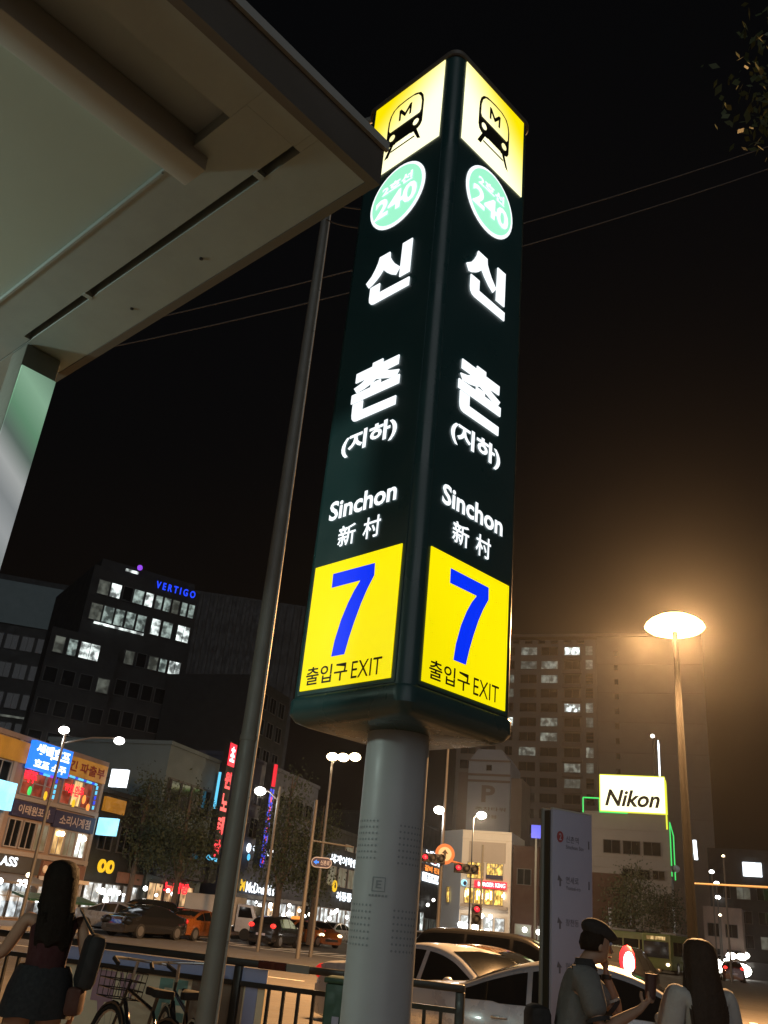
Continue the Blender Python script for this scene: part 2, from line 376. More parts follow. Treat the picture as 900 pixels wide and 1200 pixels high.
dvec = Vector((0.3486, 0.9373, 0)); nvec = Vector((0.9373, -0.3486, 0))
TL, TF = R(69.6), R(-20.4)
def onL(t, z=0): return Vector((-17.9, 45, z)) + dvec * t
def onF(s, z=0, o=(9, 70)): return Vector((o[0], o[1], z)) + nvec * s

# ================================================================ SETTING
b = MB(); b.quad((-500,-200,-0.15),(700,-200,-0.15),(700,900,-0.15),(-500,900,-0.15)); tag(b.build('road', 'asphalt', fix=False), kind='structure')
def slab(name, pts, z0, z1, mt):
    b = MB(); b.prism(pts, lambda u, v, d: (u, v, d), z1, z0); return tag(b.build(name, mt), kind='structure')
# near pavement: corner with the railings on its two kerbs
def kl(t, off=0.0): p = Vector((-1.6, 9.36, 0)) + nvec*t + dvec*off; return (p.x, p.y)
corner = [(kl(4.4, .45)), (kl(4.85, .35)), (kl(5.15, .05)), (kl(5.25, -.4))]
near = [kl(-30, .45)] + corner + [kl(5.25, -40), kl(-30, -40)]
slab('pavement', near, -0.2, 0.0, 'paving')
kb = MB()
edge = [kl(-30, .45)] + corner + [kl(5.25, -40)]
for i in range(len(edge)-1):
    a = Vector((*edge[i], 0)); c = Vector((*edge[i+1], 0)); t = (c-a); L = t.length; k = max(1, int(L/1.0)); a3 = math.atan2(t.y, t.x)
    for j in range(min(k, 14)):
        p = a + t*((j+.5)/k) if i else c - t*((j+.5)/k)
        kb.box((p.x, p.y, -0.065), (L/k-0.012, 0.18, 0.15), a3)
tag(kb.build('kerb', 'kerb'), kind='structure')
# far pavements
p0, p1 = onL(-60), onL(120)
q = nvec*5.0
slab('far_pavement', [(p0+q).to_tuple()[:2], (p1+q).to_tuple()[:2], (p1-q*6).to_tuple()[:2], (p0-q*6).to_tuple()[:2]], -0.2, 0.0, 'paving')
a0, a1 = onF(-5, 0, (12.857, 100)), onF(21.4, 0, (12.857, 100)); q = dvec
slab('corner_pavement', [(a0-q*4).to_tuple()[:2], (a1-q*4).to_tuple()[:2], (a1+q*120).to_tuple()[:2], (a0+q*120).to_tuple()[:2]], -0.2, 0.0, 'paving')
# the road to the right climbs
r0 = Vector((20.75, 67.4, 0)); wv = nvec
def rz_at(t): return -0.146 + max(0, t-38)*0.05
b = MB()
for t0, t1 in ((38.5, 60), (60, 220)):
    A = r0 + dvec*t0; B = r0 + dvec*t1; b.quad((A.x, A.y, rz_at(t0)), (A.x+wv.x*34, A.y+wv.y*34, rz_at(t0)), (B.x+wv.x*34, B.y+wv.y*34, rz_at(t1)), (B.x, B.y, rz_at(t1)))
tag(b.build('road_rise', 'asphalt_r', fix=False), kind='structure')
# painted markings
b = MB()
def stripe(p, ang, L, W): b.box((p[0], p[1], -0.1455), (L, W, 0.002), ang)
for i in range(7): stripe((-9 + i*6.2, 31 - i*2.3), TF, 4.0, .16)
stripe((4.0, 21.8), TF, 40, .14); stripe((2.0, 47), TF, 26, .4)
for i in range(9): stripe((-8 + i*1.1*.94, 54 - i*1.1*.35), TL, 3.2, .5)
tag(b.build('road_marking', 'paint'), kind='structure')

# ================================================================ SUBWAY PYLON
PX, PY = 0.14446, 3.45115
HS, A_, W_ = 0.31907, 0.07464, 0.48886
YAW = math.atan2(0.69281, 0.72112)
pyl = thing('subway_sign', 'tall dark green illuminated subway pylon on a grey post showing exit 7', 'subway sign', (PX, PY, 0), YAW)
b = MB(); b.tube([(0,0,0),(0,0,2.26)], 0.121, 40); post = b.build('post', 'pole_grey', pyl, smooth=True)
b = MB(); b.lathe([(0.121,0.0),(0.20,0.0),(0.20,0.02),(0.135,0.03),(0.121,0.05)], n=32); b.build('base_flange', 'pole_grey', post, smooth=True)
# embossed dot patches and emblem on the post
b = MB()
camang = math.atan2(0-PY, 0-PX) - YAW
def on_post(ang, z, off=0.0): r = 0.121+off; return Vector((r*math.cos(ang), r*math.sin(ang), z))
def post_pt(x, z, off=0.0): return on_post(camang + x/0.121, z, off)      # x = arc length to the right as seen
for (x0, z0) in ((-0.145, 1.71), (0.035, 1.70), (-0.145, 1.43), (0.035, 1.42)):
    for i in range(7):
        for j in range(7):
            cx, cz = x0 + i*0.0155, z0 + j*0.021
            k = 6; rr = 0.0042
            b.v += [tuple(post_pt(cx+rr*math.cos(a*math.pi/3), cz+rr*math.sin(a*math.pi/3), 0.0012)) for a in range(k)]
            i0 = len(b.v)-k; b.f.append(tuple(range(i0, i0+k)))
tag(b.build('dot_pattern', 'pole_dot', post), kind='stuff')
b = MB()
def patch(x0, x1, z0, z1):
    for i in range(3):
        xa, xb = x0+(x1-x0)*i/3, x0+(x1-x0)*(i+1)/3
        b.quad(post_pt(xa,z0,.0012), post_pt(xb,z0,.0012), post_pt(xb,z1,.0012), post_pt(xa,z1,.0012))
ex, ez = -0.028, 1.625
for a in ((-.024,.024,.021,.024),(-.024,.024,-.024,-.021),(-.024,-.021,-.021,.021),(.021,.024,-.021,.021),(-.010,-.004,-.013,.013),(-.004,.011,.009,.013),(-.004,.009,-.002,.002),(-.004,.011,-.013,-.009)):
    patch(ex+a[0], ex+a[1], ez+a[2], ez+a[3])
for k in range(6): patch(ex-.034+k*.012, ex-.026+k*.012, ez-.040, ez-.033)
b.build('emblem', 'pole_dot', post)
# housing
def rrect(h, r, n=6):
    P = []
    for cx, cy_, a0 in ((h-r, h-r, 0), (-h+r, h-r, 90), (-h+r, -h+r, 180), (h-r, -h+r, 270)):
        for k in range(n+1): a = R(a0+90*k/n); P.append((cx+r*math.cos(a), cy_+r*math.sin(a)))
    return P
b = MB(); b.prism(rrect(HS-0.004, 0.055), lambda u, v, d: (u, v, d), 5.50, 2.26); hous = b.build('housing', 'sign_green', pyl, smooth=True)
def stack(levels, name, mt, parent):
    b = MB(); n = len(rrect(1, .1)); 
    for h, r, z in levels: b.v += [(p[0], p[1], z) for p in rrect(h, r)]
    for i in range(len(levels)-1):
        for k in range(n): b.f.append((i*n+k, i*n+(k+1)%n, (i+1)*n+(k+1)%n, (i+1)*n+k))
    b.f.append(tuple(reversed(range(n)))); b.f.append(tuple(range((len(levels)-1)*n, len(levels)*n)))
    return b.build(name, mt, parent, smooth=True)
stack([(HS-0.055,.03,2.165),(HS-0.015,.05,2.180),(HS+0.005,.06,2.205),(HS+0.006,.06,2.255),(HS-0.002,.055,2.268)], 'bottom_cap', 'sign_green', pyl)
stack([(HS+0.002,.058,5.500),(HS+0.008,.062,5.506),(HS+0.008,.062,5.530),(HS-0.03,.06,5.548)], 'top_cap', 'fascia', pyl)
def face_fn(side, off):
    if side == 'R': return lambda s, z, d: (-HS+A_+s*W_, -HS-off-d, z)
    if side == 'L': return lambda s, z, d: (-HS-off-d, HS-A_-s*W_, z)
GL = dict(
 sin=[[(.350,4.371),(.489,4.369),(.497,4.336),(.525,4.310),(.566,4.280),(.645,4.240),(.598,4.205),(.53,4.225),(.461,4.255),(.418,4.281),(.38,4.258),(.342,4.242),(.281,4.223),(.234,4.215),(.193,4.248),(.262,4.275),(.305,4.308),(.335,4.340)],
      [(.655,4.374),(.780,4.374),(.780,4.178),(.650,4.178)],
      [(.265,4.206),(.392,4.206),(.393,4.149),(.787,4.145),(.787,4.098),(.333,4.098),(.295,4.104),(.272,4.118),(.264,4.139)]],
 chon=[[(.221,3.727),(.425,3.727),(.427,3.746),(.554,3.746),(.555,3.724),(.758,3.724),(.756,3.678),(.600,3.676),(.66,3.662),(.775,3.645),(.742,3.617),(.640,3.628),(.547,3.643),(.483,3.653),(.43,3.640),(.340,3.628),(.245,3.624),(.208,3.651),(.300,3.662),(.367,3.679),(.220,3.679)],
       [(.190,3.618),(.428,3.618),(.430,3.638),(.550,3.638),(.552,3.618),(.787,3.618),(.786,3.573),(.190,3.573)],
       [(.218,3.566),(.346,3.566),(.347,3.517),(.767,3.514),(.767,3.471),(.282,3.471),(.250,3.475),(.228,3.488),(.220,3.508)]])
SEVEN = [(.238,2.757),(.722,2.755),(.727,2.704),(.665,2.655),(.61,2.60),(.555,2.53),(.515,2.47),(.482,2.407),(.334,2.407),(.352,2.47),(.40,2.55),(.46,2.615),(.515,2.660),(.575,2.697),(.240,2.697)]
TRAIN = [(.232,5.258),(.236,5.31),(.255,5.35),(.293,5.379),(.36,5.397),(.49,5.402),(.613,5.397),(.69,5.378),(.728,5.345),(.746,5.300),(.747,5.205),(.747,5.150),(.725,5.127),(.690,5.117),(.64,5.112),(.34,5.112),(.285,5.118),(.250,5.132),(.233,5.158)]
TWIN = [(.262,5.240),(.262,5.300),(.283,5.345),(.325,5.373),(.40,5.384),(.49,5.387),(.585,5.385),(.66,5.370),(.700,5.340),(.718,5.300),(.718,5.240),(.700,5.223),(.28,5.223)]
TM = [(.398,5.263),(.396,5.343),(.425,5.343),(.486,5.300),(.550,5.343),(.578,5.343),(.575,5.263),(.548,5.263),(.550,5.312),(.486,5.270),(.424,5.312),(.425,5.263)]
def circle(cx, cz, rx, rz, n=40): return [(cx+rx*math.cos(2*math.pi*k/n), cz+rz*math.sin(2*math.pi*k/n)) for k in range(n)]
def emissive_panel(name, side, z0, z1, off, mt, parent, th=0.004):
    f = face_fn(side, off); me = bpy.data.meshes.new(name)
    me.from_pydata([f(0,z0,0), f(1,z0,0), f(1,z1,0), f(0,z1,0), f(0,z0,-th), f(1,z0,-th), f(1,z1,-th), f(0,z1,-th)], [], [(0,1,2,3),(0,4,5,1),(1,5,6,2),(2,6,7,3),(3,7,4,0)])
    ul = me.uv_layers.new(name='UVMap'); fl = (lambda s: s) if side == 'R' else (lambda s: 1-s)
    co = [(0,0),(1,0),(1,1),(0,1),(0,0),(1,0),(1,1),(0,1)]
    for p in me.polygons:
        for li in p.loop_indices: s_, t_ = co[me.loops[li].vertex_index]; ul.data[li].uv = (fl(s_), t_)
    me.materials.append(MT[mt]); return link(name, me, parent)
for side in ('R', 'L'):
    f0 = face_fn(side, 0.0); f1 = face_fn(side, 0.004); f2 = face_fn(side, 0.008)
    b = MB(); b.prism([(-.035,2.273),(1.035,2.273),(1.035,5.497),(-.035,5.497)], f0, 0.0, -0.01); fp = b.build('face_plate', 'face_green', pyl)
    pp = emissive_panel('pictogram_panel', side, 4.958, 5.493, 0.005, 'e_picto', fp)
    f6 = face_fn(side, 0.0065); f7 = face_fn(side, 0.0085)
    b = MB()
    b.prism(TRAIN, f6, 0.0, -0.001)
    b.prism([(.300,5.114),(.232,5.043),(.287,5.043),(.350,5.114)], f6, 0.0, -0.001); b.prism([(.632,5.114),(.700,5.043),(.745,5.030),(.735,5.043),(.680,5.114)], f6, .0002, -0.0008)
    b.prism([(.325,5.078),(.655,5.078),(.662,5.068),(.318,5.068)], f6, 0.0004, -0.0006)
    # window, headlamps and the M are cut by laying lit shapes over the print
    pc = b.build('pictogram', 'black', fp)
    def over(poly, mt, nm, fn, uvp=True):
        me = bpy.data.meshes.new(nm); me.from_pydata([fn(p[0], p[1], 0) for p in poly], [], [tuple(range(len(poly)))])
        ul = me.uv_layers.new(name='UVMap'); fl = (lambda s: s) if side == 'R' else (lambda s: 1-s)
        for li, lp in enumerate(me.loops): p = poly[lp.vertex_index]; ul.data[li].uv = (fl(p[0]), (p[1]-4.958)/.535)
        me.materials.append(MT[mt]); return link(nm, me, fp)
    over(TWIN, 'e_picto', 'train_window', f7)
    over(circle(.322,5.170,.040,.021,20), 'e_picto', 'train_headlamp', f7); over(circle(.660,5.170,.040,.021,20), 'e_picto', 'train_headlamp', f7)
    over([(.385,5.112),(.60,5.112),(.605,5.092),(.38,5.092)], 'e_picto', 'train_step', f7)
    b = MB(); b.prism(TM, face_fn(side, 0.0100), 0.0, -0.001); b.build('lettering', 'black', fp)
    # line badge
    b = MB(); b.prism(circle(.490,4.728,.372,.194), f2, -.004, -.010); b.build('badge_ring', 'e_white', fp, fix=True)
    b = MB(); b.prism(circle(.490,4.728,.338,.177), f2, 0.0, -.003); b.build('badge_disc', 'e_badge', fp)
    fb = face_fn(side, 0.011)
    lettering('240', fb, .205, .775, 4.628, 4.752, 'e_white', fp, offset=.03)
    lettering('2호선', fb, .28, .70, 4.770, 4.830, 'e_white', fp, offset=.03)
    for key in ('sin', 'chon'):
        b = MB()
        for poly in GL[key]: b.prism(poly, f1, 0.003, -0.002)
        b.build('lettering', 'e_white', fp)
    lettering('(지하)', f1, .135, .815, 3.300, 3.412, 'e_white', fp, offset=.035)
    lettering('Sinchon', f1, .085, .885, 3.008, 3.098, 'e_white', fp, offset=.026)
    lettering('新', f1, .235, .445, 2.872, 2.966, 'e_white', fp, offset=.014); lettering('村', f1, .535, .735, 2.872, 2.966, 'e_white', fp, offset=.014)
    ep = emissive_panel('exit_panel', side, 2.289, 2.807, 0.005, 'e_exit', fp)
    b = MB(); b.prism(SEVEN, f6, 0.0, -0.001); b.build('numeral', 'e_blue7', fp)
    lettering('출입구', face_fn(side, .0070), .065, .540, 2.306, 2.378, 'black', fp, offset=.012)
    lettering('EXIT', face_fn(side, .0070), .585, .905, 2.307, 2.372, 'black', fp, offset=.0)

# ================================================================ ENTRANCE CANOPY
KX, KY, KZ = -0.14, 1.765, 3.30
u0 = Vector((-0.69281, 0.72112, 0)); ca = math.atan2(u0.y, u0.x) + R(2.3)      # local +x runs along the far edge, +y back over the pavement
ax = Vector((math.cos(ca), math.sin(ca), 0)); ay = Vector((-math.sin(ca), math.cos(ca), 0))
can = thing('entrance_canopy', 'grey concrete and steel canopy over the subway entrance, corner above the pavement', 'canopy', (KX, KY, KZ), ca)
def cbox(name, x0, x1, y0, y1, z0, z1, mt, bev=0.0, parent=None):
    b = MB(); b.bx(x0, x1, y0, y1, z0, z1); return b.build(name, mt, parent or can, bevel=bev)
CL, CW = 4.2, 4.6
# border soffit, slotted along the far edge
cbox('soffit_border', 0, CL, 0.0, 0.175, 0.0, 0.05, 'soffit')
cbox('soffit_border', 0, 0.07, 0.1985, 0.36, 0.0, 0.05, 'soffit'); cbox('soffit_border', 1.50, CL, 0.178, 0.36, 0.001, 0.05, 'soffit')
cbox('soffit_border', 0.0705, 1.4995, 0.202, 0.36, 0.0, 0.05, 'soffit')
cbox('soffit_border', 0.0005, 0.0705, 0.1755, 0.198, 0.0, 0.05, 'soffit')
cbox('slot_channel', 0.05, 1.55, 0.16, 0.22, 0.0505, 0.07, 'slot')
for xx in (0.21, 1.08): cbox('slot_clip', xx, xx+0.02, 0.174, 0.204, -0.002, 0.012, 'soffit')
cbox('soffit_border', 0, 0.135, 0.3605, CW, 0.0, 0.05, 'soffit')
cbox('soffit_recess', 0.1355, 0.30, 0.3605, CW, 0.045, 0.08, 'soffit')
for xx, yy in ((.62,.075),(1.02,.06)): b = MB(); b.tube([(xx,yy,-.003),(xx,yy,.001)], .006, 10); b.build('screw', 'slot', can)
cbox('edge_beam', 0.285, 0.375, 0.31, CW, -0.045, 0.044, 'beam', .004)
cbox('soffit_panel', 0.376, CL, 0.3605, CW, 0.012, 0.06, 'soffit_panel')
cbox('trim_strip', 0.43, CL, 0.352, 0.3595, -0.004, 0.0, 'soffit')
cbox('fascia', -0.028, -0.001, -0.03, CW, -0.004, 0.13, 'fascia')
cbox('fascia', -0.001, CL, -0.03, -0.001, -0.002, 0.13, 'fascia')
cbox('drip_edge', -0.040, -0.029, -0.036, CW, 0.12, 0.15, 'beam')
cbox('roof_slab', -0.02, CL, -0.02, CW, 0.131, 0.17, 'fascia')
# column at the front, its cladding reflections painted as glowing colour bands
cbox('column', 1.52, 1.64, 0.035, 0.175, -KZ, -0.001, 'dark_steel', .01)
M = bpy.data.materials.new('painted_reflection_panel'); M.use_nodes = True
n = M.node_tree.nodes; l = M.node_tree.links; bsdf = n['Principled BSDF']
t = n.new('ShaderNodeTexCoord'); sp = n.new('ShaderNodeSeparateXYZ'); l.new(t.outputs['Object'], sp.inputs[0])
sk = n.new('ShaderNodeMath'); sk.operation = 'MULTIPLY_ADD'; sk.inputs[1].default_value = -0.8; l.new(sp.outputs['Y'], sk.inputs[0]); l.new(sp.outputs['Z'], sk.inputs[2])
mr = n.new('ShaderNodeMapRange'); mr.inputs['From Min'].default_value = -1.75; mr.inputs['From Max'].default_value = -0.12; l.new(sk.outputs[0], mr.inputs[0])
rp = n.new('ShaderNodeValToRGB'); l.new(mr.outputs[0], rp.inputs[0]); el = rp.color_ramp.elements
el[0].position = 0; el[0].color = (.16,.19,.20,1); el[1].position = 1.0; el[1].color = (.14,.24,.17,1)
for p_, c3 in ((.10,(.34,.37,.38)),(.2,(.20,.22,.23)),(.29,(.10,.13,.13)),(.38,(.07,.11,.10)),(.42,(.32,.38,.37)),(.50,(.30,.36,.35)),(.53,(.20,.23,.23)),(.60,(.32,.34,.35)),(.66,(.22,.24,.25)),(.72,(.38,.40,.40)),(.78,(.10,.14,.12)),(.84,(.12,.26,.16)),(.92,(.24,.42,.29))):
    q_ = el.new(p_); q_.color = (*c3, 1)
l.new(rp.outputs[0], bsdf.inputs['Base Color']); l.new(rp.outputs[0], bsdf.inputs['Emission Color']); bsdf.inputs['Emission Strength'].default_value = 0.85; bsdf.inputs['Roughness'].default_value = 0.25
MT['painted_reflections'] = M
cbox('painted_reflection_sheet', 1.513, 1.5195, 0.038, 0.172, -KZ+0.1, -0.10, 'painted_reflections')
# fluorescent fitting under the canopy, by the stairs
tl = thing('tube_light', 'white fluorescent fitting under the grey canopy by the stairs', 'ceiling light', tuple(Vector((KX,KY,3.2)) + ax*2.6 + ay*1.7), ca)
b = MB(); b.bx(-.6,.6,-.08,.08,.05,.10); b.build('housing', 'wall_grey', tl)
for yy in (-.04, .04): b = MB(); b.tube([(-.57,yy,.03),(.57,yy,.03)], .018, 10); b.build('tube', 'e_strip', tl, smooth=True)
b = MB(); b.tube([(-.5,0,.10),(-.5,0,.112)], .012, 6); b.tube([(.5,0,.10),(.5,0,.112)], .012, 6); b.build('bracket', 'steel', tl)
L_ = bpy.data.lights.new('station_light', 'POINT'); L_.energy = P_ENTR; L_.shadow_soft_size = 0.12; L_.color = (0.80, 1.0, 0.89)
lo = bpy.data.objects.new('station_light', L_); C.objects.link(lo); lo.parent = tl; lo.location = (0, 0, -0.25)

# ================================================================ LAMP POSTS, WIRES
def street_light(P=0, col=(1,.97,.9)):
    L = bpy.data.lights.new('lamp_light', 'POINT'); L.energy = P; L.color = col; L.shadow_soft_size = 0.15; return L
# tall plain pole by the railing
tp = thing('street_pole', 'tall tapering dark grey pole beside the railing, left of the green pylon', 'pole', (-0.90, 7.2, 0))
b = MB(); b.tube([(0,0,-.01),(-.003,0,3.0),(-.05,0,9.6)], [.078,.064,.038], 18); b.build('shaft', 'dark_steel', tp, smooth=True)
b = MB(); b.tube([(.080,-.01,.4),(.066,-.01,3.0),(-.006,-.01,9.4)], [.012,.012,.010], 8); b.build('conduit', 'dark_edge', tp, smooth=True)
for zz in (2.75,):
    b = MB(); b.lathe([(.066,zz-.02),(.071,zz-.02),(.071,zz+.02),(.066,zz+.02)], (-.003-.007*max(0,zz-3),0,0), 20); b.build('collar', 'dark_steel', tp, smooth=True)
b = MB(); b.lathe([(.07,0),(.16,0),(.16,.02),(.10,.04),(.088,.12)], n=20); b.build('base_flange', 'dark_steel', tp, smooth=True)
b = MB(); b.tube([(-.05,0,9.55),(.4,.2,10.1),(1.4,.5,10.4)], [.05,.04,.035], 10); b.build('arm', 'dark_steel', tp, smooth=True)
# overhead cables
def cable(pts, label, r=.016):
    P = [Vector(p) for p in pts]; out = []
    for i in range(25):
        t = i/24; a = P[0].lerp(P[-1], t); a.z -= 4*t*(1-t)*pts_sag; out.append(tuple(a))
    b = MB(); b.tube(out, r, 6); return tag(b.build('cable', 'cable', smooth=True), label, 'cable', 'overhead cables across the night sky')
pts_sag = 1.68
cable([(-16.5,14,7.45),(14.5,14,21.6)], 'lower of the two long cables sagging behind the pylon', .013)
pts_sag = 1.44
cable([(-16.5,14.1,7.6),(14.5,14.1,22.3)], 'upper of the two long cables sagging behind the pylon', .013)
pts_sag = 0.02
cable([(-.93,7.2,8.5),(-.25,3.75,5.12)], 'short upper service cable from the dark pole to the pylon', .006)
cable([(-.93,7.2,8.25),(-.25,3.75,4.98)], 'short lower service cable from the dark pole to the pylon', .006)

# big mushroom lamp at the right
bl = thing('street_lamp', 'tall lamp post with a glowing mushroom head lighting the haze orange', 'street lamp', (8.75, 24, -0.15))
b = MB(); b.tube([(0,0,0),(0,0,2.0),(-.05,0,10.0)], [.14,.125,.07], 16); b.build('pole', 'big_pole', bl, smooth=True)
b = MB(); b.lathe([(.15,0),(.30,0),(.30,.04),(.2,.06),(.17,.3)], n=16); b.build('base', 'lamp_pole', bl, smooth=True)
b = MB(); b.lathe([(.0,.40),(.25,.375),(.48,.31),(.68,.20),(.80,.09),(.84,.0),(.78,-.06)], (-.05,0,10.15), 28); hd = b.build('lamp_head', 'e_biglamp', bl, smooth=True)
b = MB(); b.lathe([(.10,-.16),(.30,-.19),(.55,-.16),(.72,-.10),(.78,-.06)], (-.05,0,10.15), 28); b.build('diffuser', 'e_biglamp', bl, smooth=True)
for k in range(4):
    a = R(-90+90*k); L_ = bpy.data.lights.new('lamp_light', 'SPOT'); L_.energy = P_BIG*.45; L_.color = (1.0, .52, .20); L_.spot_size = R(136); L_.spot_blend = .35; L_.shadow_soft_size = .2
    lo = bpy.data.objects.new('lamp_light', L_); C.objects.link(lo); lo.parent = bl; lo.location = (-.05+.8*math.cos(a), .8*math.sin(a), 9.75)
    lo.rotation_euler = Vector((math.cos(a)*.75, math.sin(a)*.75, -1)).to_track_quat('-Z', 'Y').to_euler()

def round_lamp(label, base, heads, mt='e_lampglobe', r=.24, P=P_STREET, group=None, pole_r=.09, top=None, extra=None, col=(1,.97,.9)):
    """pole with arms; heads = offsets (dx, dy, z) of the glowing bowls"""
    t = thing('street_lamp', label, 'street lamp', (base[0], base[1], base[2] if len(base) > 2 else 0), 0, group)
    zt = top or max(h[2] for h in heads)
    b = MB(); b.tube([(0,0,0),(0,0,zt)], [pole_r, pole_r*.6], 10); b.build('pole', 'lamp_pole', t, smooth=True)
    for h in heads:
        if abs(h[0])+abs(h[1]) > .05:
            b = MB(); b.tube([(0,0,h[2]-.35),(h[0]*.5,h[1]*.5,h[2]+.02),(h[0],h[1],h[2]+.12)], .04, 6); b.build('arm', 'lamp_pole', t, smooth=True)
        b = MB(); b.ball(h, r, 12, (1.15,1,.8)); b.build('lamp', mt, t, smooth=True)
    if P:
        for h in heads[:1]:
            L = bpy.data.objects.new('lamp_light', street_light(P, col)); C.objects.link(L); L.parent = t; L.location = (h[0], h[1], h[2]-.45)
    return t

t = round_lamp('twin lamp post with two round white lamps before the shop building', (-13.1, 40, -.15), [(-.1,0,8.15),(2.42,0,7.93)], r=.21)
round_lamp('single white round lamp between the dark pole and the ginkgo tree', (-3.75, 45, -.15), [(-.93,0,7.0)], r=.25, top=7.3)
round_lamp('tall lamp post with three warm lamps in a row, left of the sign post', (-1.32, 45, -.15), [(-.02,0,8.98),(.52,0,9.0),(1.1,0,9.08)], 'e_lampwarm', r=.26, col=(1,.8,.5))
sp3 = round_lamp('lamp post right of the sign post carrying one white lamp and a round sign', (4.13, 42, -.15), [(-.25,0,6.6)], r=.22, top=9.7)
round_lamp('tall lamp post with one white lamp in front of the cream restaurant', (11.2, 86, -.15), [(.75,0,11.7)], r=.42, P=5200, top=11.4, col=(1,.74,.45))
for (x, y, zt, lab) in ((35.0,90,9.1,'nearest and highest lamp of the far street on the right'),(41.3,105,9.2,'second lamp along the far street on the right'),(51.2,130,9.2,'third lamp along the far street, above the slanting pair'),(58,145,9.1,'fourth lamp of the far street, middle of the slanting row'),
                        (68.8,165,8.9,'fifth lamp of the far street, left of the pair near the horizon'),(69.5,163,9.1,'sixth lamp of the far street, brightest of the low ones'),(83.6,190,8.6,'lamp farthest along the street at the right edge')):
    round_lamp(lab, (x, y, -.15), [(0,0,zt)], r=.0024*y, P=0, group='lamps along the far right street')
for (px_, y, z, lab) in ((39.5,100,5.6,'warm small lamp low beside the far street'),(30.2,75,9.0,'dim yellow lamp high over the far street')):
    round_lamp(lab, (px_, y, -.15), [(0,0,z+.15)], 'e_lampwarm', r=.0014*y, P=0)

# traffic lights and road signs on posts
def signal(label, loc, rz, horizontal, lit, mast=None):
    t = thing('traffic_light', label, 'traffic light', loc, rz)
    b = MB(); n_ = 3 if horizontal else 2; s = .36
    if horizontal: b.bx(-.18, s*(n_-1)+.18, -.14, .10, -.19, .19)
    else: b.bx(-.2,.2,-.14,.10,-.6,.2)
    b.build('housing', 'traffic_black', t, bevel=.02)
    for k in range(n_):
        c = (k*s, -.15, 0) if horizontal else (0, -.15, -k*.4)
        b = MB(); b.ball(c, .13, 10, (1,.4,1)); b.build('lamp', lit if k == 0 else 'traffic_black', t, smooth=True)
        b = MB(); b.tube([(c[0],-.14,c[2]+.02),(c[0],-.30,c[2]+.05)], .15, 10, cap=False); b.build('visor', 'traffic_black', t)
    if mast:
        b = MB(); b.tube(mast, .05, 8); b.build('mast_arm', 'orange_paint', t, smooth=True)
    return t
signal('horizontal traffic light showing red on an arm left of the cream building', (4.86, 41.8, 4.05), 0, True, 'e_red', [(-.73,.2,.35),(.95,.12,.05)])
signal('horizontal traffic light showing red, half behind the sign post', (3.35, 41.8, 4.35), 0, True, 'e_red', [(.78,.2,.25),(-.1,.12,.0)])
signal('pedestrian light showing red on a thin post before the cream building', (5.78, 42, 2.45), 0, False, 'e_red')
t = thing('signal_post', 'thin dark post standing before the cream building', 'post', (5.99, 42.1, -.15)); b = MB(); b.tube([(0,0,0),(-.03,0,5.3)], [.06,.045], 8); b.build('shaft', 'dark_steel', t, smooth=True)
b = MB(); b.tube([(-.2,0,2.7),(0,0,2.7)], .03, 6); b.build('bracket', 'dark_steel', t)
t = thing('road_sign', 'round orange bordered road sign on the lamp post', 'road sign', (4.24, 41.8, 4.58))
b = MB(); b.prism(circle(0,0,.44,.44,24), lambda u,v,d: (u,d,v), 0, .03); b.build('rim', 'orange_paint', t)
b = MB(); b.prism(circle(0,0,.30,.30,24), lambda u,v,d: (u,d,v), -.012, -.003); b.build('face', 'wall_cream', t)
b = MB(); b.prism([(-.06,-.2),(.05,-.2),(.05,.02),(.14,.02),(0,.2),(-.15,.02),(-.06,.02)], lambda u,v,d: (u,d,v), -.022, -.014); b.build('arrow', 'black', t)
t = thing('utility_pole', 'thin grey pole with short cross arms in front of the ginkgo', 'utility pole', (-1.78, 42, -.15))
b = MB(); b.tube([(0,0,0),(.03,0,6.5)], [.10,.07], 10); b.build('shaft', 'lamp_pole', t, smooth=True)
b = MB(); b.tube([(0,0,4.75),(1.9,0,4.65)], .04, 6); b.build('arm', 'lamp_pole', t)
t = thing('direction_sign', 'pill shaped blue and white direction sign on the thin grey pole', 'direction sign', (-1.2, 41.85, 3.72))
b = MB()
def pill(w_, h_): return [(w_-h_+h_*math.cos(R(-90+k*22.5)), h_*math.sin(R(-90+k*22.5))) for k in range(9)] + [(-w_+h_+h_*math.cos(R(90+k*22.5)), h_*math.sin(R(90+k*22.5))) for k in range(9)]
b.prism(pill(.46,.22), lambda u,v,d: (u,d,v), 0, .04); b.build('plate', 'board_white', t)
b = MB(); b.prism(pill(.42,.18), lambda u,v,d: (u,d,v), -.012, -.002); b.build('face', 'navy_sign', t)
b = MB(); b.prism([(-.36,0),(-.22,.1),(-.22,.04),(-.12,.04),(-.12,-.04),(-.22,-.04),(-.22,-.1)], lambda u,v,d: (u,d,v), -.020, -.013); b.build('arrow', 'e_sign_blue', t)
lettering('신촌로', front(.016), -.05, .36, -.10, .10, 'board_white', t, offset=.02)
t = thing('mast_arm', 'thin overhead road mast lit orange at the right edge', 'mast arm', (16, 32, -.15))
b = MB(); b.tube([(0,0,0),(0,0,4.2)], [.12,.09], 10); b.build('post', 'lamp_pole', t, smooth=True)
b = MB(); b.tube([(.0,0,4.05),(-4.2,0.6,3.9)], [.05,.03], 8); b.build('arm', 'arm_tan', t, smooth=True)

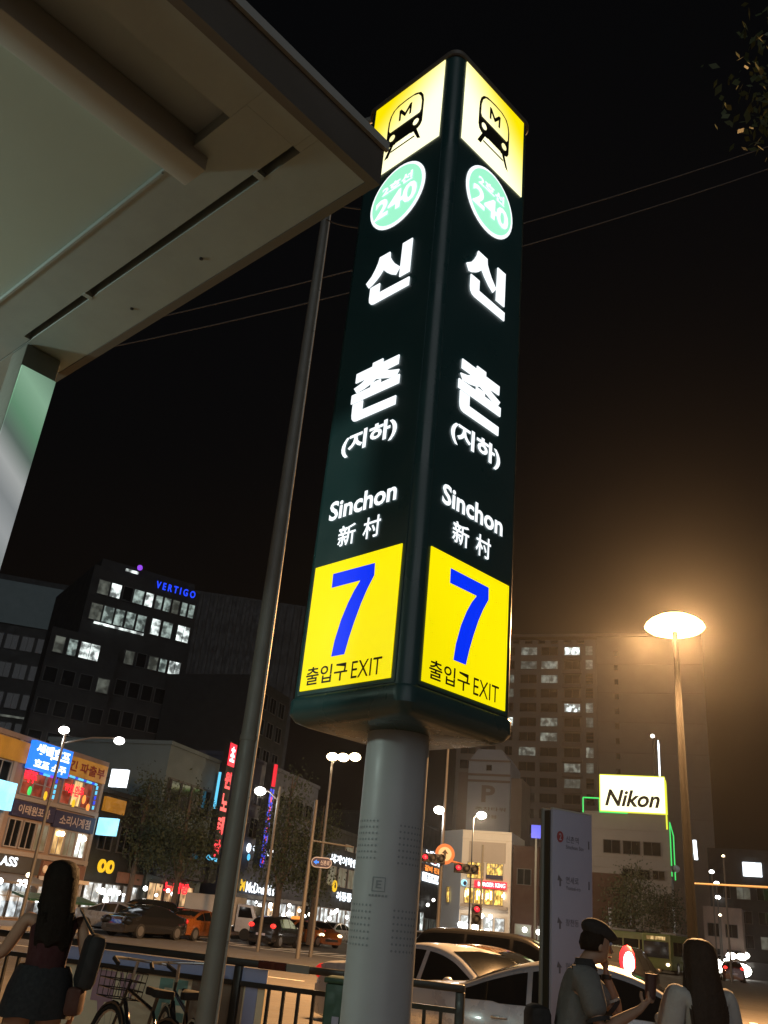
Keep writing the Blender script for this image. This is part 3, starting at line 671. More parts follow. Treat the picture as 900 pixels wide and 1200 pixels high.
# ================================================================ RAILINGS, BANNER, BOX
def railing(label, t0, t1, base, dirv, spacing, post_every, group='black railings along the kerb', skip=(9e9, 9e9)):
    o = base + dirv*t0; L = t1-t0; ang = math.atan2(dirv.y, dirv.x)
    t = thing('railing', label, 'railing', (o.x, o.y, 0), ang, group)
    me_rail = MB().bx(0, L, -.035, .035, 1.04, 1.10).mesh('top_rail', 'rail', bevel=.012); link('top_rail', me_rail, t)
    for z in (.90, .14): b = MB(); b.bx(0, L, -.02, .02, z-.02, z+.02); b.build('rail', 'rail', t)
    npst = max(1, round(L/post_every)); mp = MB().bx(-.035,.035,-.035,.035,0,1.04).mesh('post', 'rail', bevel=.006)
    for i in range(npst+1): o_ = link('post', mp, t); o_.location = (min(max(i*L/npst, .035), L-.035), 0, 0)
    mb = MB().bx(-.013,.013,-.013,.013,.161,.879).mesh('baluster', 'rail')
    k = 1
    while k*spacing < L-.04:
        x = k*spacing
        if min(abs(x - i*L/npst) for i in range(npst+1)) > .06 and not skip[0] < x < skip[1]: o_ = link('baluster', mb, t); o_.location = (x, 0, 0)
        k += 1
    return t
B0 = Vector((-1.6, 9.36, 0))
rl = railing('long black railing between the bicycles and the banner, left of the sign post', -5.6, 2.86, B0, nvec, .145, 2.115, skip=(4.07, 6.66))
b = MB(); b.bx(6.55, 6.82, -.042, .042, 1.038, 1.103); b.build('reflector_band', 'car_red', rl)
b = MB(); b.bx(6.83, 7.05, -.042, .042, 1.038, 1.103); b.build('reflector_band', 'board_edge', rl)
railing('black railing running away along the side kerb at the right edge', 0, 5.2, B0 + nvec*5.1 - dvec*5.6, dvec, .11, 1.3)
# street banner fixed behind the railing
def kpt(t, off): return B0 + nvec*t + dvec*off
o = kpt(-1.5, .022)
bn = thing('street_banner', 'cream banner board with blue edges and teal letters behind the railing', 'banner', (o.x, o.y, 0), TF)
b = MB(); b.bx(0, 2.52, 0, .03, .22, 1.02); b.build('panel', 'banner_cream', bn)
b = MB(); b.bx(-.01, 2.53, -.012, -.003, .91, 1.03); b.build('band', 'banner_blue', bn)
b = MB(); b.bx(2.33, 2.45, -.011, -.003, .2, .905); b.build('band', 'banner_blue', bn)
b = MB(); b.bx(1.78, 2.31, -.008, -.003, .25, .88); b.build('picture', 'banner_brown', bn)
lettering('U', front(.006), .50, .64, .62, .86, 'banner_teal', bn, offset=.04)
b = MB(); b.prism([(.72,.86),(.96,.86),(.96,.60),(.88,.60),(.84,.45),(.80,.60),(.72,.60)], lambda u,v,d: (u,-.006+d,v), 0, .003); b.build('print', 'banner_mauve', bn)
lettering('W', front(.006), .99, 1.22, .66, .86, 'banner_mauve', bn, offset=.05)
lettering('FE', front(.006), 1.44, 1.74, .52, .86, 'banner_teal', bn, offset=.04)
for x in (.3, 1.3, 2.45): b = MB(); b.bx(x-.02,x+.02,.031,.06,0,1.0); b.build('stay', 'rail', bn)
gb = thing('utility_box', 'dark green street box half hidden behind the grey sign post', 'utility box', (0.13, 7.5, 0), R(-8))
b = MB(); b.bx(-.19,.19,-.15,.15,.06,1.07); b.build('cabinet', 'box_green', gb, bevel=.015)
b = MB(); b.bx(-.205,.205,-.165,.165,1.071,1.11); b.build('lid', 'box_green', gb, bevel=.01)
b = MB(); b.bx(-.15,.15,-.12,.12,0,.059); b.build('plinth', 'kerb', gb)
b = MB(); b.bx(-.12,-.07,-.156,-.1515,.80,.86); b.build('label_plate', 'board_white', gb)

# ================================================================ WAYFINDING PILLAR
wb = thing('information_board', 'narrow pale grey wayfinding pillar with red emblem behind the man in the cap', 'information board', (1.575, 7.25, 0), R(30))
b = MB(); b.bx(0,.42,0,.03,.12,2.45); fp = b.build('panel', 'board_white', wb, bevel=.004)
b = MB(); b.bx(-.012,.40,.031,.085,.0,2.44); b.build('core', 'board_side', wb)
b = MB(); b.bx(-.03,.42,.086,.11,.12,2.46); b.build('back_panel', 'board_edge', wb, bevel=.004)
b = MB(); b.bx(0.001,.421,-.001,.032,2.4505,2.462); b.build('cap_trim', 'beam', wb)
b = MB(); b.prism(circle(.075,2.25,.034,.042,20), lambda u,v,d: (u,-.003+d,v), 0, .002); b.build('emblem', 'print_red', wb)
lettering('2', front(.0045), .062,.088,2.225,2.275, 'board_white', wb, offset=.02)
rows = [('신촌역','Sinchon Stn'),('연세로','Yonsei-ro'),('창천동',''),('현대백화점','Dept. Store'),('우체국','')]
for i, (kx, en) in enumerate(rows):
    z = 2.22 - i*.30
    if i:
        b = MB(); b.prism([(.06,z+.05),(.10,z+.01),(.085,z+.01),(.085,z-.03),(.07,z-.03),(.07,z+.01),(.05,z+.01)], lambda u,v,d: (u,-.003+d,v), 0, .002); b.build('arrow', 'print_grey', wb)
    lettering(kx, front(.003), .135, .135+.045*len(kx), z-.005, z+.045, 'print_grey', wb)
    if en: lettering(en, front(.003), .135, .135+.017*len(en), z-.05, z-.022, 'print_grey', wb)
    b = MB(); b.bx(.375,.388,-.003,-.001,z-.03,z+.03); b.build('print', 'print_grey', wb)

# ================================================================ BICYCLES
def bicycle(label, loc, rz, lean=0.0, basket=True):
    t = thing('bicycle', label, 'bicycle', loc, rz, 'bicycles parked by the railing'); t.rotation_euler = (lean, 0, rz)
    for x in (-.52, .52):
        ring = [(x+.31*math.cos(2*math.pi*k/24), 0, .335+.31*math.sin(2*math.pi*k/24)) for k in range(25)]
        b = MB(); b.tube(ring, .022, 6, cap=False); wv = b.build('wheel', 'rubber', t, smooth=True)
        b = MB(); b.tube([(x+.288*math.cos(2*math.pi*k/24), 0, .335+.288*math.sin(2*math.pi*k/24)) for k in range(25)], .010, 5, cap=False); b.build('rim', 'rim', wv, smooth=True)
        b = MB()
        for k in range(12): a = math.pi*2*k/12; b.tube([(x,0,.335),(x+.285*math.cos(a),0,.335+.285*math.sin(a))], .0018, 3, cap=False)
        b.build('spokes', 'rim', wv)
        b = MB(); b.tube([(x+.345*math.cos(R(a)), 0, .335+.345*math.sin(R(a))) for a in range(10 if x > 0 else 20, 170, 15)], .018, 6); b.build('mudguard', 'car_black', t)
    b = MB()
    for p, q_, r in (((-.52,0,.335),(-.10,0,.30),.012),((-.10,0,.30),(-.22,0,.80),.016),((-.10,0,.30),(.34,0,.72),.019),((-.20,0,.70),(.32,0,.80),.016),((-.52,0,.335),(-.20,0,.70),.011),((.52,0,.335),(.30,0,.90),.014)): b.tube([p,q_], r, 8)
    b.build('frame', 'car_black', t, smooth=True)
    b = MB(); b.tube([(.30,0,.88),(.27,0,1.02)], .014, 8); b.tube([(.12,-.27,1.0),(.22,-.25,1.03),(.29,-.08,1.03),(.29,.08,1.03),(.22,.25,1.03),(.12,.27,1.0)], .012, 8); b.build('handlebar', 'steel', t, smooth=True)
    for y in (-.27, .27): b = MB(); b.tube([(.20,y*.96,1.022),(.08,y,.99)], .018, 8); b.build('grip', 'rubber', t)
    b = MB(); b.prism([(-.36,.075),(-.30,.09),(-.12,.025),(-.02,.02),(-.02,-.02),(-.12,-.025),(-.30,-.09),(-.36,-.075)], lambda u,v,d: (u,v,d), .80, .86); b.build('saddle', 'rubber', t, bevel=.012)
    b = MB(); b.tube([(-.10,-.06,.30),(-.02,-.06,.16)], .010, 6); b.tube([(-.10,.06,.30),(-.18,.06,.44)], .010, 6); b.tube([(-.10,-.07,.30),(-.10,.07,.30)], .02, 8); b.build('crank', 'steel', t)
    for p in ((-.02,-.10,.16),(-.18,.10,.44)): b = MB(); b.box(p, (.09,.08,.02)); b.build('pedal', 'rubber', t)
    if basket:
        b = MB()
        for k in range(4):
            z = .72+.07*k; r_ = .12+.012*k; b.tube([(.47-r_,-.15,z),(.47+r_,-.15,z),(.47+r_,.15,z),(.47-r_,.15,z),(.47-r_,-.15,z)], .005, 4, cap=False)
        for k in range(7): y = -.15+.05*k; b.tube([(.59,y,.72),(.626,y,.93)], .004, 4); b.tube([(.35,y,.72),(.314,y,.93)], .004, 4)
        tag(b.build('basket', 'car_black', t), kind='stuff')
    return t
bicycle('black bicycle by the railing, front wheel towards the woman in the dark vest', (-1.62, 8.35, 0), R(128), R(4))
bicycle('black bicycle by the railing, nearest to the tall dark pole', (-1.25, 8.55, 0), R(112), R(-3), False)
bicycle('bicycle held by the woman in the dark vest at the left edge', (-2.55, 6.55, 0), R(150), 0)

# ================================================================ CARS
def interp(P, x):
    if x <= P[0][0]: return P[0][1]
    for i in range(len(P)-1):
        if x <= P[i+1][0]:
            x0, y0 = P[i]; x1, y1 = P[i+1]; t = (x-x0)/(x1-x0)
            m0 = ((P[i+1][1]-P[i-1][1])/(P[i+1][0]-P[i-1][0]) if i else (y1-y0)/(x1-x0)); m1 = ((P[i+2][1]-y0)/(P[i+2][0]-x0) if i+2 < len(P) else (y1-y0)/(x1-x0))
            h = x1-x0; t2, t3 = t*t, t*t*t
            return (2*t3-3*t2+1)*y0+(t3-2*t2+t)*h*m0+(-2*t3+3*t2)*y1+(t3-t2)*h*m1
    return P[-1][1]
CARS = {
 'sedan': dict(top=[(-2.34,.62),(-2.30,.90),(-2.1,1.02),(-1.75,1.06),(-1.45,1.10),(-1.1,1.24),(-.7,1.37),(-.2,1.45),(.25,1.435),(.65,1.34),(1.0,1.17),(1.3,1.0),(1.5,.96),(2.0,.86),(2.22,.76),(2.34,.55)], w=.91, belt=.93, win=(-1.42,1.12), pil=(-.62,.12), L=2.34),
 'suv': dict(top=[(-2.3,.6),(-2.27,1.05),(-2.18,1.35),(-1.95,1.62),(-1.5,1.70),(-.4,1.72),(.3,1.68),(.65,1.56),(1.0,1.34),(1.25,1.14),(1.5,1.08),(2.0,1.0),(2.22,.9),(2.34,.6)], w=.93, belt=1.02, win=(-2.0,1.02), pil=(-.95,.1), L=2.33),
 'hatch': dict(top=[(-1.95,.6),(-1.93,.95),(-1.85,1.15),(-1.6,1.36),(-1.1,1.46),(-.3,1.5),(.25,1.47),(.6,1.36),(1.0,1.14),(1.25,1.0),(1.6,.92),(1.85,.8),(1.98,.55)], w=.86, belt=.95, win=(-1.65,1.02), pil=(-.8,.08), L=1.97)}
def car(name, label, cat, kind, body, loc, rz, head=None, tail='e_taildim', detail=True, roof_sign=None, group=None, hr=.14):
    K = CARS[kind]; t = thing(name, label, cat, loc, rz, group)
    def ring(x):
        zt = interp(K['top'], x); L = K['L']; wd = K['w']*(1-.20*abs(x/L)**6); zb = min(K['belt']+.02*(x < -1), zt-.03); hh = max(0, zt-zb)
        r_ = wd*.965 - .46*hh; c = .05*min(1, hh/.2)
        return [(wd*.70,.20),(wd*.95,.26),(wd,.50),(wd*.995,.68),(wd*.965,zb),(r_+.02,zt-c-.012),(r_*.93,zt-.012*min(1,hh/.2)),(r_*.55,zt+.010),(0,zt+.018)]
    N = 44 if detail else 22; xs = [-K['L']+.001+(2*K['L']-.002)*i/N for i in range(N+1)]
    b = MB(); 
    for x in xs:
        h = ring(x); full = [(-y,z) for y, z in h] + [(y,z) for y, z in reversed(h[:-1])]
        b.v += [(x,y,z) for y, z in full]
    n_ = 17
    for i in range(N):
        for k in range(n_): b.f.append((i*n_+k, i*n_+(k+1)%n_, (i+1)*n_+(k+1)%n_, (i+1)*n_+k))
    b.f.append(tuple(range(n_))); b.f.append(tuple(reversed(range(N*n_, N*n_+n_))))
    bd = b.build('body', body, t, smooth=True)
    # side windows
    for sg in (-1, 1):
        x0, x1 = K['win']; cuts = [x0] + list(K['pil']) + [x1]
        segs = [(cuts[0], cuts[1]-.03), (cuts[1]+.03, cuts[2]-.04), (cuts[2]+.04, cuts[3])]
        for (a, c) in segs:
            b = MB(); m_ = 10
            for i in range(m_+1):
                x = a+(c-a)*i/m_; h = ring(x); p, q_ = h[4], h[5]
                for u in (.06, .93): b.v.append((x, sg*(p[0]+(q_[0]-p[0])*u+.007), p[1]+(q_[1]-p[1])*u+.004))
            for i in range(m_): b.f.append((2*i, 2*i+2, 2*i+3, 2*i+1))
            b.build('side_window', 'glass', t, smooth=True)
    def top_glass(nm, a, c):
        b = MB(); m_ = 8; us = (-.92,-.6,0,.6,.92)
        for i in range(m_+1):
            x = a+(c-a)*i/m_; h = ring(x)
            for u in us:
                y = u*h[6][0]; z = h[6][1]+(1-abs(u))*.03+.012; b.v.append((x, y, z))
        for i in range(m_):
            for k in range(4): b.f.append((i*5+k, i*5+k+1, (i+1)*5+k+1, (i+1)*5+k))
        b.build(nm, 'glass', t, smooth=True)
    xw = [p for p in K['top'] if p[0] > .3]
    top_glass('windscreen', .52, 1.22); top_glass('rear_window', K['win'][0]+.02 if kind == 'sedan' else -K['L']+.10, -.78 if kind == 'sedan' else -K['L']+.45)
    for sg in (-1, 1):
        for x in (-1.38 if kind != 'hatch' else -1.2, 1.42 if kind != 'hatch' else 1.22):
            b = MB(); b.tube([(x, sg*(K['w']-.20), .32),(x, sg*(K['w']+.004), .32)], .32, 20); wh = b.build('wheel', 'rubber', t, smooth=True)
            b = MB(); b.tube([(x, sg*(K['w']-.10), .32),(x, sg*(K['w']+.014), .32)], .21, 14); b.build('rim', 'rim', wh, smooth=True)
        hz = interp(K['top'], K['L']-.25)-.13
        b = MB(); b.ball((K['L']-.16, sg*K['w']*.70, hz), hr, 10, (.9,1.25,.75)); b.build('headlight', head or 'glass', t, smooth=True)
        tz = interp(K['top'], -K['L']+.12)-.12
        b = MB(); b.ball((-K['L']+.10, sg*K['w']*.74, tz), .13, 10, (.7,1.3,.9)); b.build('taillight', tail, t, smooth=True)
        if detail:
            b = MB(); b.ball((.82, sg*(K['w']+.09), K['belt']+.07), .10, 10, (.7,1,.65)); b.build('mirror', body, t, smooth=True)
            for x in (-.95, .05): b = MB(); b.bx(x-.09, x+.09, sg*K['w']*.985, sg*(K['w']*.985+.03), .80, .825); b.build('door_handle', 'steel', t, bevel=.006)
    b = MB(); b.bx(-K['L']-.012, -K['L']+.05, -.26, .26, .55, .66); b.build('number_plate', 'board_white', t)
    b = MB(); b.bx(K['L']-.05, K['L']+.012, -.45, .45, .36, .50); b.build('grille', 'traffic_black', t)
    if roof_sign:
        zt = interp(K['top'], -.05); b = MB(); b.bx(-.12,.06,-.3,.3,zt+.012,zt+.16); b.build('roof_light', roof_sign, t, bevel=.02)
    return t
RZ = -.15
car('car', 'near silver sedan stopped beyond the railing, right of the sign post', 'car', 'sedan', 'car_silver', (3.05, 12.0, RZ), R(-17), tail='e_tail')
car('car', 'white sedan behind the near silver one, half hidden by the sign post', 'car', 'sedan', 'car_white', (1.75, 15.2, RZ), R(-48))
car('car', 'dark bronze car with its headlight lit behind the pale sedans', 'car', 'sedan', 'car_brown', (2.65, 18.2, RZ), R(-30), head='e_headw')
car('car', 'black car whose roof shows above the bronze one', 'car', 'suv', 'car_black', (3.9, 22.0, RZ), R(-22))
car('van', 'dark van with brake lights glaring red beside the man in the cap', 'van', 'suv', 'car_black', (9.6, 33.0, RZ), R(62), tail='e_redhot')
v_ = [o for o in C.objects if o.name.startswith('van')][0]
for (xx, yy, zz, r_, sc, m_) in ((-2.26,-.60,1.34,.34,(.15,.75,1.25),'e_redhot'),(-2.31,-.66,1.26,.24,(.15,.75,1.35),'e_pinkhot')):
    b = MB(); b.ball((xx,yy,zz), r_, 14, sc); b.build('brake_light', m_, v_, smooth=True)
b = MB(); b.ball((-2.27,.62,1.42), .22, 12, (.3,.8,1.15)); b.build('brake_light', 'e_redhot', v_, smooth=True)
# traffic on the far side
car('car', 'silver car with a lit headlight behind the woman in the dark vest', 'car', 'sedan', 'car_grey', (-11.4, 50, RZ), R(-15), head='e_headw', detail=False)
car('car', 'black car with bright roof glints on the far road at the left', 'car', 'suv', 'car_black', (-10.6, 52, RZ), R(-115), detail=False)
car('car', 'dark red car behind the black car with the glinting roof on the far road', 'car', 'sedan', 'car_red', (-9.4, 57, RZ), R(66), detail=False)
car('taxi', 'orange taxi with red tail lights left of the dark pole', 'taxi', 'sedan', 'car_orange', (-7.75, 52, RZ), R(66), tail='e_tail', detail=False)
car('car', 'white sedan with one bright headlight right of the dark pole', 'car', 'sedan', 'car_white', (-5.0, 63.5, RZ), R(-140), head='e_head', detail=False)
car('taxi', 'orange taxi with glaring headlights under the ginkgo tree', 'taxi', 'sedan', 'car_orange', (-2.95, 60, RZ), R(-125), head='e_head', roof_sign='e_orange', detail=False)
car('taxi', 'orange taxi nearest to the sign post on the far road', 'taxi', 'sedan', 'car_orange', (-1.75, 63, RZ), R(-60), head='e_headw', tail='e_tail', detail=False)
car('car', 'dark hatchback behind the orange taxis on the far road', 'car', 'hatch', 'car_black', (-3.9, 68, RZ), R(-20), detail=False)
def roadz(x, y):
    q_ = Vector((x, y, 0))-r0; t_ = q_.dot(dvec); return rz_at(t_) if t_ > 38.5 and -.5 < q_.dot(nvec) < 34 else -.15
for (x, y, rz, hd, tl_, kind, bd, lab) in ((-3.6,53.5,70,None,'e_tail','hatch','car_black','dark hatchback with red tail lights right of the dark pole on the far road'),(-.7,75,-118,'e_head',None,'sedan','car_silver','silver car with lit headlights just left of the grey sign post on the far road'),
    (4.9,60,-100,'e_head',None,'hatch','car_white','white hatchback with lit headlights just right of the grey sign post, far off'),(8.0,66,75,None,'e_tail','sedan','car_black','black car with red tail lights before the cream restaurant'),(10.6,70,-105,'e_head',None,'sedan','car_silver','silver car with lit headlights before the low brown building'),
    (-9.6,48,-118,None,None,'sedan','car_black','black car with glinting roof in front of the orange taxi, left of the dark pole'),(32.3,80,72,None,'e_tail','hatch','car_red','red hatchback with glowing tail lights at the right edge')):
    car('car', lab, 'car', kind, bd, (x, y, -.15), R(rz), head=hd, tail=tl_ or 'e_taildim', detail=False, hr=.26)
for i, (x, y, lab) in enumerate(((38.0,97,'car with glaring headlights, nearest in the queue on the far right'),(36.4,104,'car with bright headlights left of the nearest one on the far right'),(51,128,'car with headlights lit, left end of the upper far row'),(54,132,'car with headlights lit, second of the upper far row'),(58.5,137,'car with headlights lit, third of the upper far row'),(62,140,'car with headlights lit, right end of the upper far row'),(41.6,110,'car with headlights lit, just right of the nearest one on the far right'),(49,124,'car with headlights lit, low at the right edge of the far queue'))):
    x += .014*y
    car('car', lab, 'car', 'hatch', 'car_black' if i % 2 else 'car_white', (x, y, roadz(x, y)), R(-112), head='e_head', detail=False, hr=(.85 if i < 2 else .55), group='cars queuing on the far right street')  # oversized headlight balls carry the lens glare in their shape
def bus(label, loc, rz, mt, mt2, group):
    t = thing('bus', label, 'bus', loc, rz, group)
    b = MB(); b.bx(-5.2,5.2,-1.24,1.24,.35,3.05); b.build('body', mt, t, bevel=.14)
    b = MB(); b.bx(-5.22,5.22,-1.255,1.255,.36,1.05); b.build('skirt', mt2, t, bevel=.02)
    wm = MB().bx(-.62,.62,-.012,.012,0,1.05).mesh('window', 'glass')
    for sg in (-1, 1):
        for i in range(7): o_ = link('window', wm, t); o_.location = (-4.3+i*1.36, sg*1.252, 1.45)
        for x in (-3.4, 3.3):
            b = MB(); b.tube([(x,sg*.98,.48),(x,sg*1.27,.48)], .48, 16); w_ = b.build('wheel', 'rubber', t, smooth=True)
            b = MB(); b.tube([(x,sg*1.2,.48),(x,sg*1.285,.48)], .26, 10); b.build('rim', 'rim', w_)
        b = MB(); b.ball((5.2,sg*.95,.75), .16, 10, (.5,1.1,.8)); b.build('headlight', 'e_headw', t, smooth=True)
    b = MB(); b.bx(5.19,5.215,-1.05,1.05,1.2,2.45); b.build('windscreen', 'glass', t)
    b = MB(); b.bx(5.19,5.225,-.8,.8,2.58,2.85); b.build('destination_panel', 'e_win_warm', t)
    b = MB(); b.bx(-2.5,1.5,-.7,.7,3.051,3.25); b.build('roof_unit', 'wall_grey', t, bevel=.05)
    return t
bus('green city bus seen from the side behind the man in the cap', (24.8, 86.5, RZ), R(-20), 'bus_green', 'bus_yellow', 'green buses at the far crossing')
bus('green city bus facing the crossing with lit headlamps', (29.6, 86.0, RZ), R(-125), 'bus_green', 'bus_green', 'green buses at the far crossing')
tr = thing('truck', 'small white cargo truck with a beige box right of the dark pole', 'truck', (-7.1, 60, RZ), R(-15))
b = MB(); b.bx(-2.6,.75,-.9,.9,.75,2.35); b.build('cargo_box', 'truck_box', tr, bevel=.03)
b = MB(); b.prism([(.85,.45),(2.25,.45),(2.32,.9),(2.15,1.25),(1.85,1.95),(.85,2.0)], lambda u,v,d: (u,d,v), -.85, .85); b.build('cab', 'car_white', tr, bevel=.05)
for sg in (-1, 1):
    b = MB(); b.prism([(1.0,1.25),(1.95,1.25),(1.72,1.82),(1.0,1.85)], lambda u,v,d: (u,d,v), sg*.852, sg*.862); b.build('side_window', 'glass', tr)
    for x in (-1.6, 1.55): b = MB(); b.tube([(x,sg*.62,.34),(x,sg*.86,.34)], .34, 16); b.build('wheel', 'rubber', tr, smooth=True)
    b = MB(); b.ball((2.3,sg*.6,.72), .1, 8); b.build('headlight', 'e_win_hot', tr)
b = MB(); b.quad((2.17,-.75,1.28),(2.17,.75,1.28),(1.90,.72,1.90),(1.90,-.72,1.90)); b.build('windscreen', 'glass', tr)
b = MB(); b.bx(-2.6,1.6,-.5,.5,.5,.72); b.build('chassis', 'traffic_black', tr)

# ================================================================ PEOPLE (local: +x = facing, z up, feet at z = 0)
def hand(nodes, edges, wrist, direction, palm_n, size=.18, curl=.6, thumb_side=1, start=None):
    """palm and five fingers growing from a wrist node"""
    D = Vector(direction).normalized(); Nn = Vector(palm_n); Nn = (Nn - D*Nn.dot(D)).normalized(); S = D.cross(Nn)*thumb_side
    W = Vector(wrist); k = size/.18
    p1 = W + D*.045*k; p2 = W + D*.085*k
    a = chain(nodes, edges, [(*p1, .026*k, .016*k), (*p2, .030*k, .015*k)], start)
    for j, (off, ln) in enumerate(((.030,.070),(.010,.080),(-.011,.075),(-.030,.058))):
        q0 = p2 + S*off*k + D*.008*k; dirs = D; pts = []
        for s_i, fr in enumerate((.45, .3, .25)):
            ang = curl*(s_i+.6)*.55; dd = D*math.cos(ang) + Nn*math.sin(ang); q0n = q0 + dd*ln*fr*k
            pts.append((*q0n, (.0088-.0008*s_i)*k)); q0 = q0n
        base = p2 + S*off*k + D*.004*k
        chain(nodes, edges, [(*base, .0095*k)] + pts, a)
    tb = W + D*.032*k + S*.026*k; t1 = tb + (S*.8 + D*.5 + Nn*.3).normalized()*.034*k; t2 = t1 + (D*.8 + Nn*.5 + S*.1).normalized()*.028*k
    chain(nodes, edges, [(*tb, .012*k), (*t1, .0105*k), (*t2, .009*k)], a-1)
def body_mesh(parent, P, mt='skin'):
    """P: pelvis, chest, neck, head, per side hip/knee/ankle/toe, shoulder/elbow/wrist, hand dir + palm normal"""
    nodes, edges = [], []
    pel = P['pelvis']; ch = P['chest']; nk = P['neck']; hd = P['head']; f = Vector(P.get('face', (1,0,0))).normalized()
    nodes.append((*pel, .135, .115)); 
    w_ = Vector(pel).lerp(Vector(ch), .5)
    i = chain(nodes, edges, [(*w_, .125, .10), (*ch, .125, .092)], 0); chest = i
    nb = chain(nodes, edges, [(*nk, .058, .056)], chest)
    H_ = Vector(hd)
    neck_top = Vector(nk).lerp(H_, .55)
    h1 = chain(nodes, edges, [(*neck_top, .056, .058)], nb)
    jaw = H_ + Vector((0,0,-.055)) + f*.012
    i = chain(nodes, edges, [(*jaw, .066, .080), (*(H_+Vector((0,0,.02))), .080, .096), (*(H_+Vector((0,0,.075)) - f*.008), .070, .084), (*(H_+Vector((0,0,.108)) - f*.008), .038, .045)], h1)
    for s, sd in ((1,'l'), (-1,'r')):
        sh = P['sh_'+sd]; el = P['el_'+sd]; wr = P['wr_'+sd]
        a = chain(nodes, edges, [(*sh, .050), (*Vector(sh).lerp(Vector(el), .5), .045), (*el, .041), (*Vector(el).lerp(Vector(wr), .4), .040), (*wr, .026, .022)], chest)
        hd_, pn = P['hand_'+sd]; hand(nodes, edges, wr, hd_, pn, start=a, thumb_side=P.get('thumb_'+sd, 1), curl=P.get('curl_'+sd, .7))
        hip = P['hip_'+sd]; kn = P['kn_'+sd]; an = P['an_'+sd]
        a = chain(nodes, edges, [(*hip, .095), (*Vector(hip).lerp(Vector(kn), .5), .078), (*kn, .056), (*Vector(kn).lerp(Vector(an), .35), .057), (*an, .036)], 0)
        toe = Vector(an) + Vector(P.get('toe', (1,0,0)))*.15; toe.z = .03
        chain(nodes, edges, [(*(Vector(an).lerp(toe, .35)), .036, .034), (*toe, .030, .022)], a)
    return skin('body', nodes, edges, mt, parent, 2)
def face(parent, hd, f):
    H_ = Vector(hd); f = Vector(f).normalized(); s = Vector((-f.y, f.x, 0))
    b = MB(); c = H_ + f*.092 + Vector((0,0,-.008))
    b.v = [tuple(c+Vector((0,0,.028))), tuple(c+f*.026+Vector((0,0,-.022))), tuple(c-s*.016+Vector((0,0,-.030))), tuple(c+s*.016+Vector((0,0,-.030))), tuple(c+Vector((0,0,-.034))+f*.01)]
    b.f = [(0,1,3),(0,2,1),(1,2,4),(1,4,3)]; b.build('nose', 'skin', parent, smooth=True)
    for k in (-1, 1):
        e_ = MB(); e_.ball(tuple(H_+f*.083+s*k*.032+Vector((0,0,.018))), .011, 8); e_.build('eye', 'board_white', parent, smooth=True)
        e_ = MB(); e_.ball(tuple(H_+f*.091+s*k*.032+Vector((0,0,.018))), .006, 6); e_.build('iris', 'black', parent, smooth=True)
        e_ = MB(); e_.ball(tuple(H_+s*k*.079+Vector((0,0,-.005))-f*.012), .030, 10, (.6,.45,1)); e_.build('ear', 'skin', parent, smooth=True)
        e_ = MB(); e_.tube([tuple(H_+f*.090+s*k*.018+Vector((0,0,.038))), tuple(H_+f*.084+s*k*.046+Vector((0,0,.040)))], .005, 5); e_.build('eyebrow', 'hair', parent)
    e_ = MB(); e_.tube([tuple(H_+f*.090-s*.020+Vector((0,0,-.062))), tuple(H_+f*.097+Vector((0,0,-.060))), tuple(H_+f*.090+s*.020+Vector((0,0,-.062)))], [.004,.007,.004], 6); e_.build('mouth', 'print_red', parent, smooth=True)

# --- man in the flat cap
man = thing('person', 'man in a black cap and grey polo shirt drinking, one hand raised to his face', 'person', (1.50, 6.3, 0), 0)
hdm = (.17, .03, 1.500)
P = dict(pelvis=(.0,0,.90), chest=(.03,0,1.22), neck=(.085,.01,1.385), head=hdm, face=(1,.18,-.05),
  sh_l=(.075,.175,1.325), el_l=(.345,.16,1.11), wr_l=(.255,.13,1.335), hand_l=((-.05,-.08,1), (-1,.1,0)), thumb_l=-1,
  sh_r=(.05,-.175,1.325), el_r=(.115,-.25,1.04), wr_r=(.385,-.19,1.175), hand_r=((.65,.25,.62), (-.3,.9,.2)), thumb_r=1, curl_r=1.5, curl_l=.9,
  hip_l=(0,.09,.86), kn_l=(.04,.10,.47), an_l=(-.01,.10,.08), hip_r=(0,-.09,.86), kn_r=(.03,-.11,.47), an_r=(-.03,-.11,.08))
bm_ = body_mesh(man, P); face(bm_, hdm, (1,.18,0))
nd, ed = [], []
nd.append((-.005,0,.82,.185,.165)); c = chain(nd, ed, [(.01,0,1.0,.175,.155), (.025,0,1.20,.190,.165), (.06,.005,1.345,.115,.105)], 0); 
for sd in ('l', 'r'):
    sh, el = Vector(P['sh_'+sd]), Vector(P['el_'+sd]); chain(nd, ed, [(*(sh*.6+Vector((.045,0,1.29))*.4), .108), (*sh, .092), (*sh.lerp(el, .45), .080), (*sh.lerp(el, .80), .082)], 2)
shirt = skin('polo_shirt', nd, ed, 'shirt_grey', man)
b = MB(); b.lathe([(.068,.0),(.082,-.03),(.078,-.045),(.060,.028),(.066,.03)], (.085,.01,1.390), 18); b.build('collar', 'shirt_dark', man, smooth=True)
for sd in ('l', 'r'):
    sh, el = Vector(P['sh_'+sd]), Vector(P['el_'+sd]); b = MB(); b.tube([sh.lerp(el,.78), sh.lerp(el,.86)], [.076,.074], 14, cap=False); b.build('sleeve_cuff', 'shirt_dark', man, smooth=True)
nd, ed = [], []; nd.append((0,0,.88,.155,.14))
for sd in ('l','r'):
    hp, kn, an = Vector(P['hip_'+sd]), Vector(P['kn_'+sd]), Vector(P['an_'+sd]); chain(nd, ed, [(*hp,.112),(*hp.lerp(kn,.5),.098),(*kn,.08),(*an,.066)], 0)
skin('trousers', nd, ed, 'shirt_dark', man)
H_ = Vector(hdm)
